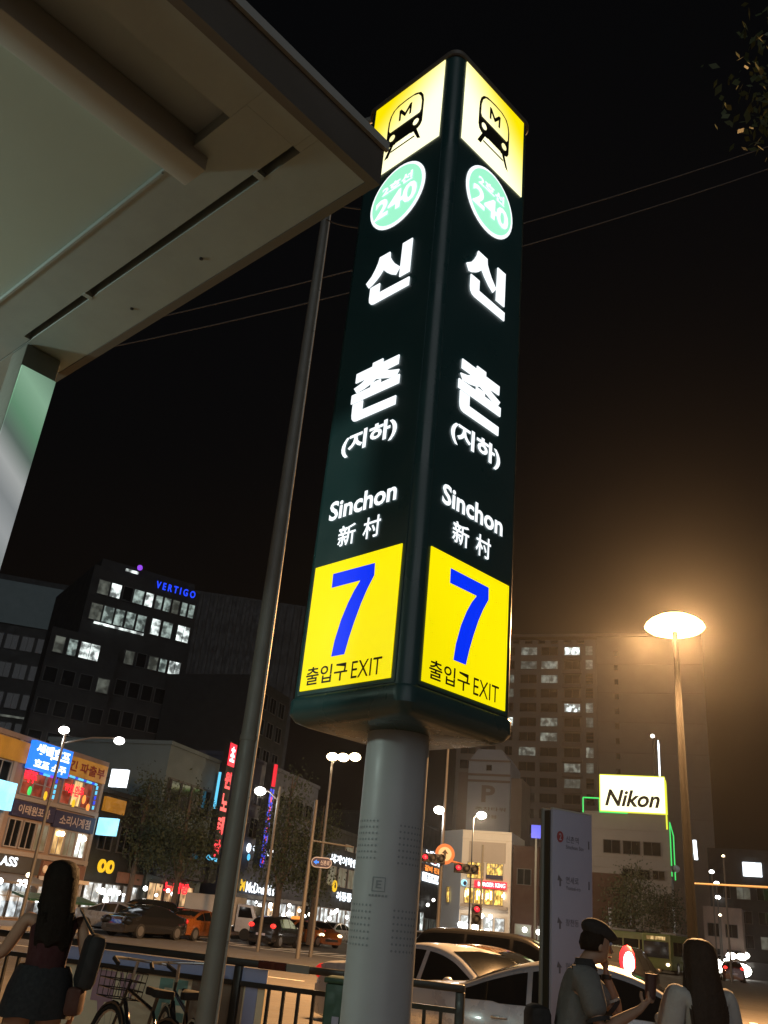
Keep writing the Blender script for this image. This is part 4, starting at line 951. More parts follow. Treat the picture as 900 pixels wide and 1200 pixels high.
b = MB(); b.ball(tuple(H_+Vector((-.022,-.004,.012))), .102, 16, (.95,.90,1.02)); hb = b.build('hair', 'hair', man, smooth=True)
for v in hb.data.vertices:
    if v.co.x > hdm[0]+.02 and v.co.z < hdm[2]+.06: v.co.x = hdm[0]+.02
    if v.co.z < hdm[2]-.03: v.co.z = hdm[2]-.03
nd, ed = [], []
nd.append((*(H_+Vector((-.062,-.01,.055))), .074, .090)); chain(nd, ed, [(*(H_+Vector((-.035,-.005,.098))), .085, .095), (*(H_+Vector((.03,.008,.088))), .088, .075), (*(H_+Vector((.092,.018,.062))), .075, .038), (*(H_+Vector((.135,.026,.046))), .055, .013)], 0)
cp = skin('cap', nd, ed, 'cap', man)
b = MB(); b.lathe([(.030,-.014),(.033,-.012),(.033,.012),(.030,.014)], (0,0,0), 14); o_ = b.build('wrist_watch', 'black', man, smooth=True); o_.location = (.257,.13,1.322)
b = MB(); b.lathe([(.043,-.009),(.046,-.007),(.046,.007),(.043,.009)], (0,0,0), 14); o_ = b.build('bracelet', 'beam', man, smooth=True); o_.location = (.30,.143,1.19); o_.rotation_euler = (0,-.4,0)
bp = MB(); bp.box((-.19,.05,.93), (.14,.28,.40)); tag(bp.build('shoulder_bag', 'bag', None, bevel=.05), 'black bag hanging behind the man in the cap', 'bag').location = (1.50-.02, 6.3, 0)
st = MB(); st.tube([(0,0,0),(.012,.004,.13)], [.032,.038], 14); st.tube([(.012,.004,.13),(.0122,.004,.137)], [.040,.040], 14)
o_ = st.build('cup', 'cup_dark', None, smooth=True); tag(o_, 'small dark drink cup held out by the man in the cap', 'cup'); o_.location = (1.50+.455, 6.3-.145, 1.235)

# --- long haired woman on the right, back to the camera
wr_ = thing('person', 'woman with long straight dark hair and white top, seen from behind on the right', 'person', (2.31, 6.25, 0), R(98))
hw = (.02, 0, 1.475)
P = dict(pelvis=(0,0,.88), chest=(0,0,1.19), neck=(.0,0,1.35), head=hw, face=(1,.1,-.05),
  sh_l=(0,.165,1.290), el_l=(.04,.225,.99), wr_l=(.20,.15,1.13), hand_l=((.3,-.2,.9), (-.6,-.6,0)), sh_r=(0,-.165,1.290), el_r=(.02,-.21,.98), wr_r=(.16,-.13,.88), hand_r=((.8,.4,.1), (0,.2,-1)),
  hip_l=(0,.085,.84), kn_l=(.02,.09,.46), an_l=(-.02,.09,.08), hip_r=(0,-.085,.84), kn_r=(.03,-.09,.46), an_r=(0,-.09,.08))
bw = body_mesh(wr_, P); face(bw, hw, (1,.1,0))
nd, ed = [], []; nd.append((0,0,.80,.185,.160)); chain(nd, ed, [(0,0,1.0,.165,.140), (0,0,1.18,.185,.150), (0,0,1.31,.11,.10)], 0)
for sd in ('l','r'):
    sh, el = Vector(P['sh_'+sd]), Vector(P['el_'+sd]); chain(nd, ed, [(*(sh*.6+Vector((0,0,1.25))*.4), .11), (*sh,.100),(*sh.lerp(el,.5),.088),(*sh.lerp(el,.85),.092)], 2)
skin('white_top', nd, ed, 'shirt_white', wr_)
nd, ed = [], []; nd.append((0,0,.86,.148,.135))
for sd in ('l','r'):
    hp, kn, an = Vector(P['hip_'+sd]), Vector(P['kn_'+sd]), Vector(P['an_'+sd]); chain(nd, ed, [(*hp,.108),(*hp.lerp(kn,.5),.09),(*kn,.07),(*an,.055)], 0)
skin('trousers', nd, ed, 'denim', wr_)
def long_hair(parent, hd, length, width, back, tilt=0.0, strands=130, seed=1, hm='hair'):
    r_ = random.Random(seed); H_ = Vector(hd)
    b = MB(); N_ = 28
    w = width; rings = [(.128,-.015,.026,.026),(.116,-.018,.068,.066),(.085,-.024,.096,.096),(.02,-.034,.104,.110),(-.06,-.046,.096,.110),(-.14,-.064-back*.4,.072,(w+.110)/2),(-.22,-.086-back*.8,.052,w),(-.30,-.098-back,.046,w),(-.30-(length-.30)*.5,-.104-back,.040,w*.93),(-length+.05,-.102-back,.030,w*.80),(-length,-.100-back,.012,w*.55)]
    for i, (z, xo, rx, ry) in enumerate(rings):
        f_ = max(0, -z)/length
        for k in range(N_):
            a = 2*math.pi*k/N_; j = 1+.05*math.sin(9*a+1.3)*(.3+f_)+.03*math.sin(17*a)
            b.v.append(tuple(H_+Vector((xo+rx*j*math.cos(a), tilt*f_+ry*j*math.sin(a), z-.02*f_*math.sin(5*a)))))
    for i in range(len(rings)-1):
        for k in range(N_): b.f.append((i*N_+k, i*N_+(k+1)%N_, (i+1)*N_+(k+1)%N_, (i+1)*N_+k))
    b.f.append(tuple(range(N_))); b.f.append(tuple(reversed(range(len(b.v)-N_, len(b.v)))))
    h = b.build('hair', hm, parent, smooth=True)
    b = MB()
    for k in range(strands):
        a = r_.uniform(R(70), R(290)); x0, y0 = math.cos(a)*.085, math.sin(a)*.085
        yy = y0/.085*width*r_.uniform(.7, 1.02); l_ = length*r_.uniform(.75, 1.04)
        b.tube([tuple(H_+Vector((x0*.5-.01, y0*.6, .10))), tuple(H_+Vector((x0-.022, y0*1.06, .02))), tuple(H_+Vector((x0*.85-.05, yy*1.0, -.16))), tuple(H_+Vector((-.10-back+x0*.35, yy*.98+tilt*.6, -l_*.62))), tuple(H_+Vector((-.10-back+x0*.2, yy*.8+tilt+r_.uniform(-.01,.01), -l_)))], [.003,.006,.006,.005,.002], 4)
    tag(b.build('hair_strands', hm, parent, smooth=True), kind='stuff')
long_hair(wr_, hw, .50, .125, .02, 0.0, seed=3, hm='hair_brown')

# --- woman at the left edge, back to the camera, arm reaching out
wl = thing('person', 'woman with long dark hair, dark red vest and short skirt at the left edge', 'person', (-1.84, 6.3, 0), R(115))
hl = (.03, .02, 1.565)
P = dict(pelvis=(0,0,.95), chest=(0,0,1.24), neck=(.01,.01,1.415), head=hl, face=(1,.25,-.1),
  sh_l=(0,.17,1.345), el_l=(.06,.26,1.13), wr_l=(.14,.40,1.06), hand_l=((.35,.9,-.1), (.1,.1,-1)), sh_r=(0,-.17,1.345), el_r=(-.03,-.25,1.09), wr_r=(.08,-.24,.86), hand_r=((.2,0,-1), (0,1,0)), thumb_r=-1, curl_l=1.3,
  hip_l=(0,.09,.90), kn_l=(.05,.10,.49), an_l=(-.02,.10,.08), hip_r=(0,-.09,.90), kn_r=(0,-.10,.49), an_r=(-.05,-.10,.08))
bl_ = body_mesh(wl, P); face(bl_, hl, (1,.25,0))
nd, ed = [], []; nd.append((0,0,.88,.19,.165)); chain(nd, ed, [(0,0,1.06,.170,.145), (0,0,1.24,.185,.150), (.005,.005,1.37,.11,.095)], 0); chain(nd, ed, [(0,.135,1.345,.055)], 2); chain(nd, ed, [(0,-.135,1.345,.055)], 2)
skin('vest', nd, ed, 'vest_red', wl)
b = MB(); rings = [(1.075,.128,.155),(1.03,.150,.178),(.95,.172,.200),(.86,.182,.212),(.795,.186,.220),(.795,.176,.210)]
for z, rx, ry in rings: b.v += [(rx*math.cos(2*math.pi*k/26)+.01*math.sin(k*1.9)*(z < .9), ry*math.sin(2*math.pi*k/26), z+.006*math.sin(k*1.3)*(z < .9)) for k in range(26)]
for i in range(len(rings)-1):
    for k in range(26): b.f.append((i*26+k, i*26+(k+1)%26, (i+1)*26+(k+1)%26, (i+1)*26+k))
b.build('skirt', 'denim', wl, smooth=True)
long_hair(wl, hl, .42, .112, .015, -.02, seed=5)
bp = MB(); bp.box((0,0,0), (.12,.20,.32)); o_ = bp.build('shoulder_bag', 'bag', None, bevel=.05); tag(o_, 'black shoulder bag hanging at the side of the woman in the vest', 'bag'); o_.location = (-1.565, 6.28, 1.12); o_.rotation_euler = (0, R(5), R(25))
bp = MB(); bp.tube([(-.02,.06,.15),(-.10,.10,.25),(-.125,.115,.285),(-.13,.08,.275),(-.03,-.06,.15)], .008, 6); s_o = bp.build('strap', 'bag', o_, smooth=True)
bp = MB(); bp.box((0,0,0), (.10,.14,.16)); o_ = bp.build('pouch', 'bag_orange', None, bevel=.03); tag(o_, 'dull orange pouch under the black shoulder bag of the woman in the vest', 'bag'); o_.location = (-1.60, 6.26, .90)
# far pedestrian
pd = thing('person', 'tiny pedestrian in red standing beside the white sedan on the far road', 'person', (-4.15, 61.5, RZ), R(200))
P = dict(pelvis=(0,0,.93), chest=(0,0,1.24), neck=(0,0,1.43), head=(.02,0,1.6), sh_l=(0,.18,1.36), el_l=(0,.25,1.1), wr_l=(.1,.22,.86), hand_l=((.1,0,-1),(0,-1,0)), sh_r=(0,-.18,1.36), el_r=(0,-.25,1.1), wr_r=(.1,-.22,.86), hand_r=((.1,0,-1),(0,1,0)),
  hip_l=(0,.09,.9), kn_l=(.1,.1,.5), an_l=(.1,.1,.08), hip_r=(0,-.09,.9), kn_r=(-.05,-.1,.5), an_r=(-.15,-.1,.09))
body_mesh(pd, P)
nd, ed = [], []; nd.append((0,0,.86,.17,.15)); chain(nd, ed, [(0,0,1.2,.19,.15), (0,0,1.36,.12,.1)], 0); chain(nd, ed, [(0,.19,1.33,.085),(0,.25,1.1,.07)], 1); chain(nd, ed, [(0,-.19,1.33,.085),(0,-.25,1.1,.07)], 1); skin('coat', nd, ed, 'car_red', pd)
b = MB(); b.ball((0,0,1.63), .12, 10); b.build('hair', 'hair', pd, smooth=True)

# ================================================================ BUILDINGS (local: x along the front, -y towards the street)
WM = {}
def win_mesh(w_, h_, mull=1, tr=0, mt='frame_dark', fw_=.06):
    key = (w_, h_, mull, tr, mt)
    if key not in WM:
        b = MB(); d0, d1 = -.10, .0
        b.bx(-w_/2,w_/2,d0,d1,0,fw_); b.bx(-w_/2,w_/2,d0,d1,h_-fw_,h_); b.bx(-w_/2,-w_/2+fw_,d0,d1,fw_+.001,h_-fw_-.001); b.bx(w_/2-fw_,w_/2,d0,d1,fw_+.001,h_-fw_-.001)
        for k in range(mull): x = -w_/2 + w_*(k+1)/(mull+1); b.bx(x-fw_*.4,x+fw_*.4,d0+.02,d1,fw_+.001,h_-fw_-.001)
        for k in range(tr): z = h_*(k+1)/(tr+1); b.bx(-w_/2+fw_+.001,w_/2-fw_-.001,d0+.03,d1-.03,z-fw_*.4,z+fw_*.4)
        p = MB(); p.bx(-w_/2+fw_*.5,w_/2-fw_*.5,-.045,-.025,fw_*.5,h_-fw_*.5)
        WM[key] = (b.mesh('window', mt), {}, p)
    return WM[key]
def window(parent, x, y, z, w_, h_, pane='glass', mull=1, tr=0, mt='frame_dark', label=None):
    fm, pm, p = win_mesh(round(w_,3), round(h_,3), mull, tr, mt)
    if pane not in pm: pm[pane] = p.mesh('pane', pane)
    o_ = link('window', fm, parent); o_.location = (x, y, z); link('pane', pm[pane], o_)
    if label: o_['label'] = label
    return o_
def bwall(parent, x0, x1, y0, y1, z0, z1, mt, name='wall', bev=0): b = MB(); b.bx(x0,x1,y0,y1,z0,z1); return b.build(name, mt, parent, bevel=bev)
def lightbox(parent, name, x0, x1, z0, z1, y, mt, txt=None, tmt='board_white', off=.02, th=.18, edge='frame_dark', pad=.12):
    b = MB(); b.bx(x0,x1,y-th,y,z0,z1); o_ = b.build(name, mt, parent)
    if txt: lettering(txt, front(-(y-th)+.012), x0+(x1-x0)*pad, x1-(x1-x0)*pad, z0+(z1-z0)*.2, z1-(z1-z0)*.2, tmt, o_, offset=off)
    return o_

# --- three storey shop building at the left
sb_ = thing('shop_building', 'three storey shop building covered in Korean signs at the left edge', 'building', tuple(onL(0)), TL)
bwall(sb_, -4, 9.1, .0, 9, 0, 8.35, 'wall_shop'); bwall(sb_, -4.1, 9.2, -.12, 9.1, 8.351, 8.6, 'wall_shop', 'parapet')
for z in (2.95, 5.55): bwall(sb_, -4, 9.15, -.16, -.002, z, z+.22, 'frame_grey', 'floor_band')
for x in (1.45, 9.0): bwall(sb_, x-.12, x+.12, -.14, -.003, 0, 8.34, 'frame_grey', 'pier')
lightbox(sb_, 'sign_panel', -3.0, 2.0, 7.25, 8.25, -.1, 'sign_yellow_glow', '국이준', 'sign_red_print', .03, pad=.45)
lightbox(sb_, 'sign_panel', 5.2, 8.95, 7.35, 8.32, -.1, 'sign_yellow_glow', '긴 파출부', 'sign_red_print', .03, pad=.06)
bb = bwall(sb_, 2.02, 5.18, -.55, -.25, 7.05, 8.46, 'e_sign_blue', 'sign_box')
lettering('생맥호프', front(.56), 2.2, 5.0, 7.72, 8.36, 'e_sign_w', bb, offset=.05); lettering('호프 소주', front(.56), 2.25, 4.9, 7.14, 7.58, 'e_sign_w', bb, offset=.05)
# pub windows on the top floor with neon edging
for i, x in enumerate((2.35, 3.25, 4.2)): window(sb_, x+.35, -.02, 5.8, .92, 1.32, 'e_party', 0, 1, 'frame_grey')
for i, x in enumerate((5.55, 6.45, 7.35)): window(sb_, x+.4, -.02, 5.8, .92, 1.40, 'e_party' if i != 1 else 'e_win_warm', 0, 1, 'frame_grey')
nr = random.Random(4)
for (x0, z0, x1, z1) in ((3.35,7.0,4.75,6.98),(4.80,6.92,4.82,5.85),(5.5,7.28,8.4,7.22),(8.42,7.15,8.45,5.8)):
    L = math.hypot(x1-x0, z1-z0); k = int(L/.26)
    for j in range(k):
        t0, t1 = j/k, (j+.72)/k; b = MB(); b.tube([(x0+(x1-x0)*t0,-.2,z0+(z1-z0)*t0),(x0+(x1-x0)*t1,-.2,z0+(z1-z0)*t1)], .06, 6); b.build('neon_tube', nr.choice(['e_cyan','e_neonblue','e_cyan','e_purple']), sb_)
lettering('맥주', front(.2), 2.2, 3.2, 6.42, 7.02, 'e_redhot', sb_, offset=.05)
lettering('꼬치 안주', front(.2), 5.55, 7.3, 6.30, 6.9, 'e_redhot', sb_, offset=.04)
for (x, z, mt_) in ((3.0,6.05,'e_green'),(4.3,6.0,'e_yellow'),(6.75,5.95,'e_yellow'),(8.1,5.9,'e_orange'),(7.6,6.3,'e_orange')): b = MB(); b.ball((x,-.1,z), .16, 8, (1,.3,1.5)); b.build('poster_lamp', mt_, sb_)
window(sb_, .2, -.02, 5.85, 2.1, 1.35, 'glass', 2, 0, 'frame_grey'); lettering('술', front(.06), .5, 1.1, 6.3, 7.1, 'sign_red_print', sb_, offset=.04)
# second floor
s_ = lightbox(sb_, 'sign_panel', 2.0, 5.3, 4.75, 5.50, -.02, 'navy_sign', '이태원포차', 'sign_print', .02); lightbox(sb_, 'sign_panel', 5.35, 8.95, 4.60, 5.45, -.02, 'navy_sign', '소리시계점', 'sign_print', .02)
for x, p_ in ((2.55,'glass'),(3.7,'glass'),(4.75,'e_win_dim')): window(sb_, x, -.02, 3.28, 1.0, 1.35, p_, 1, 0, 'frame_grey')
for x, p_ in ((6.2,'e_win_warm'),(7.2,'e_win_dim'),(8.2,'e_win_hot')): window(sb_, x, -.02, 3.25, .98, 1.32, p_, 1, 0, 'frame_grey')
for x, z in ((6.05,4.32),(6.35,4.33),(8.1,4.28),(8.35,4.28)): b = MB(); b.ball((x,-.16,z), .13, 8); b.build('spot_lamp', 'e_lampwarm', sb_)
window(sb_, .2, -.02, 3.28, 2.1, 1.3, 'glass', 2, 0, 'frame_grey')
bx_ = bwall(sb_, -1.5, 1.25, -.75, -.45, 4.85, 6.15, 'e_sign_cyan', 'sign_box')
# ground floor
lightbox(sb_, 'sign_panel', -2, 5.1, 2.15, 2.93, -.02, 'frame_dark'); lettering('CLASS', front(.22), 1.2, 3.3, 2.42, 2.86, 'e_sign_w', sb_, offset=.03)
b = MB(); b.ball((5.5,-.25,2.5), .2, 10, (1,.4,1)); b.build('round_sign', 'wall_cream', sb_)
bwall(sb_, 5.3, 9.0, -.2, -.004, 1.95, 2.9, 'wall_brick', 'fascia_panel')
for x in (-2.2,-.6,1.0,2.6,4.2): window(sb_, x, -.02, .1, 1.5, 2.0, 'e_shop', 1, 1, 'frame_grey')
window(sb_, 6.3, -.02, .1, 1.7, 1.8, 'e_shop', 1, 0, 'frame_grey'); window(sb_, 8.2, -.02, .1, 1.5, 1.8, 'e_shop_warm', 1, 0, 'frame_grey')
b = MB(); b.prism([(-.1,2.1),(-1.3,1.75),(-1.3,1.65),(-.1,1.95)], lambda u,v,d: (d,u,v), -1.5, 4.9); b.build('awning', 'wall_grey', sb_)
b = MB(); b.prism([(-1.8,1.35),(-2.9,1.1),(-2.9,1.0),(-1.8,1.25)], lambda u,v,d: (d,u,v), 1.5, 7); b.build('green_awning', 'box_green', sb_)
for x, z in ((2.6,1.72),(3.0,1.75),(6.6,1.7),(1.2,1.7)): b = MB(); b.ball((x,-1.2,z), .15, 8); b.build('shop_lamp', 'e_lampglobe', sb_)
bwall(sb_, 5.2, 8.2, -1.2, -.21, 1.96, 2.15, 'wall_cream', 'canopy')
bl1 = thing('blade_sign', 'small square white and blue lightbox sign beside the shop building, upper one', 'sign', tuple(onL(9.9) + nvec*.5), TL)
bwall(bl1, -.12, .12, -.55, .55, 7.35, 8.35, 'e_sign_w', 'panel'); bwall(bl1, -.14, .14, .551, .9, 7.8, 7.9, 'frame_dark', 'bracket')
bl2 = thing('blade_sign', 'small square white and blue lightbox sign beside the shop building, lower one', 'sign', tuple(onL(9.35) + nvec*.8), TL)
bwall(bl2, -.12, .12, -.62, .62, 4.62, 5.55, 'e_sign_cyan', 'panel'); bwall(bl2, -.14, .14, .621, .95, 5.0, 5.1, 'frame_dark', 'bracket')

# --- next low dark buildings along the left row
nb_ = thing('shop_building', 'dark low shop with two round yellow signs right of the Korean sign building', 'building', tuple(onL(9.5)), TL)
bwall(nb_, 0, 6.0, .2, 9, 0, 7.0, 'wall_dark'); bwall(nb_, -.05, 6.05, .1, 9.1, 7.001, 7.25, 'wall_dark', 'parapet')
lightbox(nb_, 'sign_panel', .3, 2.4, 6.0, 6.8, .18, 'sign_yellow_glow')
for x in (.6, 1.4): 
    b = MB(); b.prism(circle(x,3.05,.36,.36,18), lambda u,v,d: (u,d,v), -.5, -.4); o_ = b.build('round_sign', 'e_yellow', nb_); b = MB(); b.prism(circle(x,3.05,.12,.15,12), lambda u,v,d: (u,d,v), -.515, -.505); b.build('print', 'wall_brown', o_)
for x in (1.0, 2.9, 4.8): window(nb_, x, .18, .1, 1.7, 2.1, 'e_shop', 1, 1)
for x in (1.2, 3.2, 5.0): window(nb_, x, .18, 3.9, 1.4, 1.5, 'glass', 1, 0)
lightbox(nb_, 'sign_panel', 3.2, 5.8, 2.3, 2.9, .18, 'wall_brick')
for x, z in ((.8,1.75),(1.6,1.75),(1.3,1.3)): b = MB(); b.ball((x,-.7,z), .17, 8); b.build('shop_lamp', 'e_lampglobe', nb_)
gbld = thing('commercial_building', 'grey teal building with a vertical red lettered sign left of the dark pole', 'building', tuple(onL(15.9)), TL)
bwall(gbld, 0, 7.0, .2, 10, 0, 11.0, 'wall_teal'); bwall(gbld, -.1, 7.1, .1, 10.1, 11.001, 11.25, 'wall_teal', 'parapet')
for z in (7.0, 4.2): 
    bwall(gbld, .4, 6.3, .12, .199, z, z+2.0, 'frame_dark', 'window_band')
    for x in (1.3, 2.7, 4.1, 5.5): window(gbld, x, .118, z+.1, 1.3, 1.8, 'glass', 0, 0)
bwall(gbld, .3, 6.6, -.3, .199, 3.0, 3.9, 'wall_navy', 'sign_panel')
for x in (1.2, 3.2, 5.2): window(gbld, x, .18, .1, 1.8, 2.5, 'e_shop_warm', 1, 1)
lettering('노래방', front(-.0), 2.0, 5.2, 2.1, 2.75, 'e_redhot', gbld, offset=.04)
bwall(gbld, 6.5, 7.6, -.6, -.2, 3.0, 12.6, 'wall_dark', 'blade_sign')
bwall(gbld, 6.55, 7.55, -.66, -.605, 10.9, 12.5, 'e_red', 'blade_head'); lettering('초', front(.67), 6.7, 7.4, 11.2, 12.3, 'e_sign_w', gbld, offset=.04)
for i, ch_ in enumerate('원노래방'): lettering(ch_, front(.62), 6.55, 7.5, 9.3-i*1.55, 10.5-i*1.55, 'e_red', gbld, offset=.05)
b = MB(); b.tube([(6.1,-.4,7.8),(6.1,-.4,10.3)], .10, 8); b.build('neon_tube', 'e_cyan', gbld)
b = MB(); b.tube([(6.2,-.5,4.6),(7.3,-.5,4.5)], .16, 8); b.build('neon_tube', 'e_cyan', gbld)
mc = thing('restaurant', 'dark blue restaurant building with a white lit name sign, right of the dark pole', 'restaurant', tuple(onL(26.0)), TL)
bwall(mc, 0, 16, .2, 12, 0, 12.2, 'wall_navy'); bwall(mc, -.1, 16.1, .1, 12.1, 12.201, 12.5, 'wall_navy', 'parapet')
lettering('McDonald’s', front(.1), 3.4, 8.6, 2.75, 3.5, 'e_sign_w', mc, offset=.03); lettering('M', front(.1), 2.4, 3.2, 2.8, 3.6, 'e_yellow', mc, offset=.04)
lettering('어학원', front(.1), 3.6, 7.4, 5.55, 6.15, 'e_sign_w', mc, offset=.04); b = MB(); b.ball((2.9,-.1,5.85), .35, 10, (1,.3,1)); b.build('round_sign', 'e_sign_w', mc)
b = MB(); b.ball((3.1,-.1,5.2), .25, 8, (1,.3,1)); b.build('round_sign', 'e_cyan', mc)
bwall(mc, .3, 15.7, -.25, .199, 2.35, 2.62, 'wall_grey', 'canopy')
for i in range(8): window(mc, 1.2+i*1.95, .18, .1, 1.75, 2.2, ('e_shop','e_shop_warm')[i % 3 == 1], 1, 1, 'frame_grey')
for z in (6.6, 9.0):
    for i in range(7): window(mc, 1.5+i*2.1, .18, z, 1.5, 1.5, 'glass', 1, 0)
bwall(mc, 3.7, 4.3, -.8, -.2, 4.5, 12.4, 'wall_dark', 'blade_sign')
for x in (3.78, 4.22): b = MB(); b.tube([(x,-.86,4.6),(x,-.86,10.4)], .07, 6); b.build('neon_tube', 'e_neonblue', mc)
for k in range(7): b = MB(); b.tube([(4.0,-.86,4.9+k*.75),(4.0,-.86,5.3+k*.75)], .08, 6); b.build('neon_tube', 'e_neonred', mc)
b = MB(); b.tube([(4.0,-.86,10.6),(4.0,-.86,12.3)], .19, 8); b.build('neon_tube', 'e_neonred', mc)
la = random.Random(3)
for k in range(9): b = MB(); b.ball((1.0+la.random()*14, -1.0, 1.5+la.random()*.8), .14, 8); b.build('shop_lamp', 'e_lampglobe', mc)
ph = thing('shop_building', 'dark shop building with white blue lettered signs left of the sign post', 'building', tuple(onL(43.0)), TL)
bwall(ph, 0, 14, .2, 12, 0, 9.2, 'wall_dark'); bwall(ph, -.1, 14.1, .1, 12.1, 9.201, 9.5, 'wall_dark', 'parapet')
lettering('세계어학원', front(.1), 3.0, 10.6, 6.3, 7.1, 'e_sign_w', ph, offset=.04); lettering('이동통신', front(.1), 5.6, 11.2, 3.15, 3.95, 'e_sign_w', ph, offset=.04)
b = MB(); b.prism(circle(4.0,4.3,.55,.5,20), lambda u,v,d: (u,d,v), -.5, -.4); o_ = b.build('round_sign', 'e_yellow', ph); b = MB(); b.prism(circle(4.0,4.3,.2,.2,12), lambda u,v,d: (u,d,v), -.52, -.51); b.build('print', 'wall_brown', o_)
for x in (4.4, 7.2, 10.0, 12.6): window(ph, x, .18, 4.35, 2.2, 1.7, 'e_win_dim', 1, 0, 'frame_grey')
for i in range(6): window(ph, 1.3+i*2.25, .18, .1, 2.0, 2.3, 'e_shop', 1, 1, 'frame_grey')
for x in (8.5, 11.5): window(ph, x, .18, 7.7, 2.2, .6, 'e_win_dim', 1, 0, 'frame_grey')
la = random.Random(8)
for k in range(8): b = MB(); b.ball((1.0+la.random()*12.5, -1.0, 1.3+la.random()*1.0), .16, 8); b.build('shop_lamp', 'e_lampglobe', ph)
fb_ = thing('shop_building', 'dark far shop building with stacked white and orange signs right of the sign post', 'building', tuple(onL(70.0)), TL)
bwall(fb_, 0, 22, .2, 14, 0, 13.5, 'wall_dark'); bwall(fb_, -.1, 22.1, .1, 14.1, 13.501, 13.8, 'wall_dark', 'parapet')
for (txt, z, h_, mt_) in (('노래연습장',9.9,.75,'e_sign_w'),('PC방',9.0,.7,'e_sign_w'),('갈비 전문점',8.1,.7,'e_orange')): lettering(txt, front(.1), 8.6, 18.6, z, z+h_, mt_, fb_, offset=.05)
s_ = lightbox(fb_, 'sign_panel', 8.4, 18.8, 6.9, 7.9, .1, 'e_sign_w', '호프 레스토랑', 'sign_print', .03)
b = MB(); b.ball((12.4,-.4,9.5), .5, 8, (1,.3,.6)); b.build('red_lamp', 'e_red', fb_)
window(fb_, 9.4, .18, .1, 1.6, 3.2, 'e_win_hot', 0, 0, 'frame_grey')
for i in range(5): window(fb_, 11.8+i*2.1, .18, .1, 1.8, 2.6, 'e_win_dim', 1, 1, 'frame_grey')
for (x, z) in ((13.0,4.9),(10.4,4.2)): b = MB(); b.ball((x,-.3,z), .2, 8); b.build('lamp', 'e_lampglobe', fb_)

la = random.Random(11)
for bld_, x0, x1 in ((sb_, -1, 8.5), (nb_, .4, 5.6), (gbld, .4, 6.4), (mc, .5, 15), (ph, .5, 13), (mc, 1, 15)):
    for k in range(7):
        b = MB(); b.ball((la.uniform(x0, x1), -la.uniform(.6, 1.4), la.uniform(1.0, 2.2)), la.uniform(.07, .15), 8); b.build('shop_lamp', la.choice(['e_lampglobe','e_lampglobe','e_lampwarm']), bld_)

# --- tall blocks behind the left row
VT = R(32)
vt = thing('office_building', 'tall office block with some floors lit and blue VERTIGO letters on its corner', 'building', (-27, 80, 0), VT)
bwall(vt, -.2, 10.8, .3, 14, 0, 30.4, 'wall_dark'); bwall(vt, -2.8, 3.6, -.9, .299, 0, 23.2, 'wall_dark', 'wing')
bwall(vt, .5, 10.3, .8, 12, 30.401, 31.4, 'wall_dark', 'parapet')
lettering('V E R T I G O', front(-.25), 6.1, 10.3, 29.75, 30.5, 'e_vertigo', vt, offset=.02, depth=.06)
def litrow(z, cells, h_, y=.29):
    for (x, w_, p_) in cells: window(vt, x, y, z, w_, h_, p_, 1 if w_ > 1.2 else 0, 0)
litrow(27.6, [(1.1,1.2,'e_win_dim'),(2.3,1.1,'e_win_hot'),(3.5,1.0,'glass'),(4.6,1.1,'e_win_w'),(5.7,.9,'e_win_hot'),(6.7,.8,'e_win_w'),(7.6,.8,'e_win_w'),(8.5,.8,'e_win_dim'),(9.4,.7,'e_win_w'),(10.2,.7,'e_win_w')], 1.5)
litrow(25.0, [(.9,1.2,'e_win_dim'),(2.1,1.1,'e_win_w'),(3.2,1.0,'e_win_w'),(4.3,1.0,'e_win_w'),(5.4,1.0,'e_win_w'),(6.9,1.0,'e_win_hot'),(8.1,1.1,'e_win_w'),(9.8,1.4,'e_win_hot')], 1.7)
litrow(21.6, [(5.0,1.0,'e_win_dim'),(6.2,1.0,'glass'),(7.4,1.0,'e_win_dim'),(8.4,.8,'e_win_w'),(9.6,1.3,'e_win_hot')], 1.4)
for z in (18.6, 15.8, 13.0): litrow(z, [(4.8,1.1,'glass'),(6.1,1.1,'glass'),(7.4,1.1,'glass'),(8.7,1.1,'glass'),(10.0,1.1,'glass')], 1.5)
b = MB(); b.bx(.9,5.8,-.05,.05,24.65,24.85); b.build('light_strip', 'e_win_hot', vt)
litrow(20.9, [(-1.9,1.0,'e_win_dim'),(-.7,.9,'e_win_w'),(.9,1.9,'e_win_hot')], 1.6, -.92)
for z in (18.2, 15.4, 12.6): litrow(z, [(-2.0,1.2,'glass'),(-.4,1.2,'glass'),(1.2,1.2,'glass'),(2.8,1.2,'e_win_dim' if z > 18 else 'glass')], 1.4, -.92)
litrow(12.2, [(4.4,1.4,'e_win_dim')], 1.2)
litrow(10.4, [(-1.4,1.6,'e_win_dim'),(.4,1.3,'e_win_warm'),(2.1,1.5,'e_win_hot')], 1.3, -.93); litrow(10.4, [(4.5,1.4,'e_win_hot'),(6.1,1.2,'e_win_w')], 1.3)
b = MB(); b.bx(2.8,4.1,.2,.35,30.6,30.85); b.build('roof_light', 'e_win_hot', vt); b = MB(); b.ball((4.1,.2,31.3), .28, 8); b.build('roof_beacon', 'e_purple', vt)
dk = thing('office_building', 'dark office tower at the left edge with one faint pale band', 'building', (-52, 112, 0), R(15))
bwall(dk, -6, 12.6, 0, 14, 0, 39.4, 'wall_dark'); bwall(dk, -6.1, 12.7, -.2, -.003, 32.8, 38.6, 'wall_teal', 'pale_band'); 
for i in range(9): 
    for z in (29.5, 25.8, 22, 18.3): window(dk, -4.5+i*1.95, -.02, z, 1.6, 2.0, 'e_win_dim' if (i*3+int(z)) % 7 == 0 else 'glass', 1, 0)
b = MB(); b.bx(4.0,10.5,-.2,-.05,20.9,21.15); b.build('light_strip', 'e_win_dim', dk)
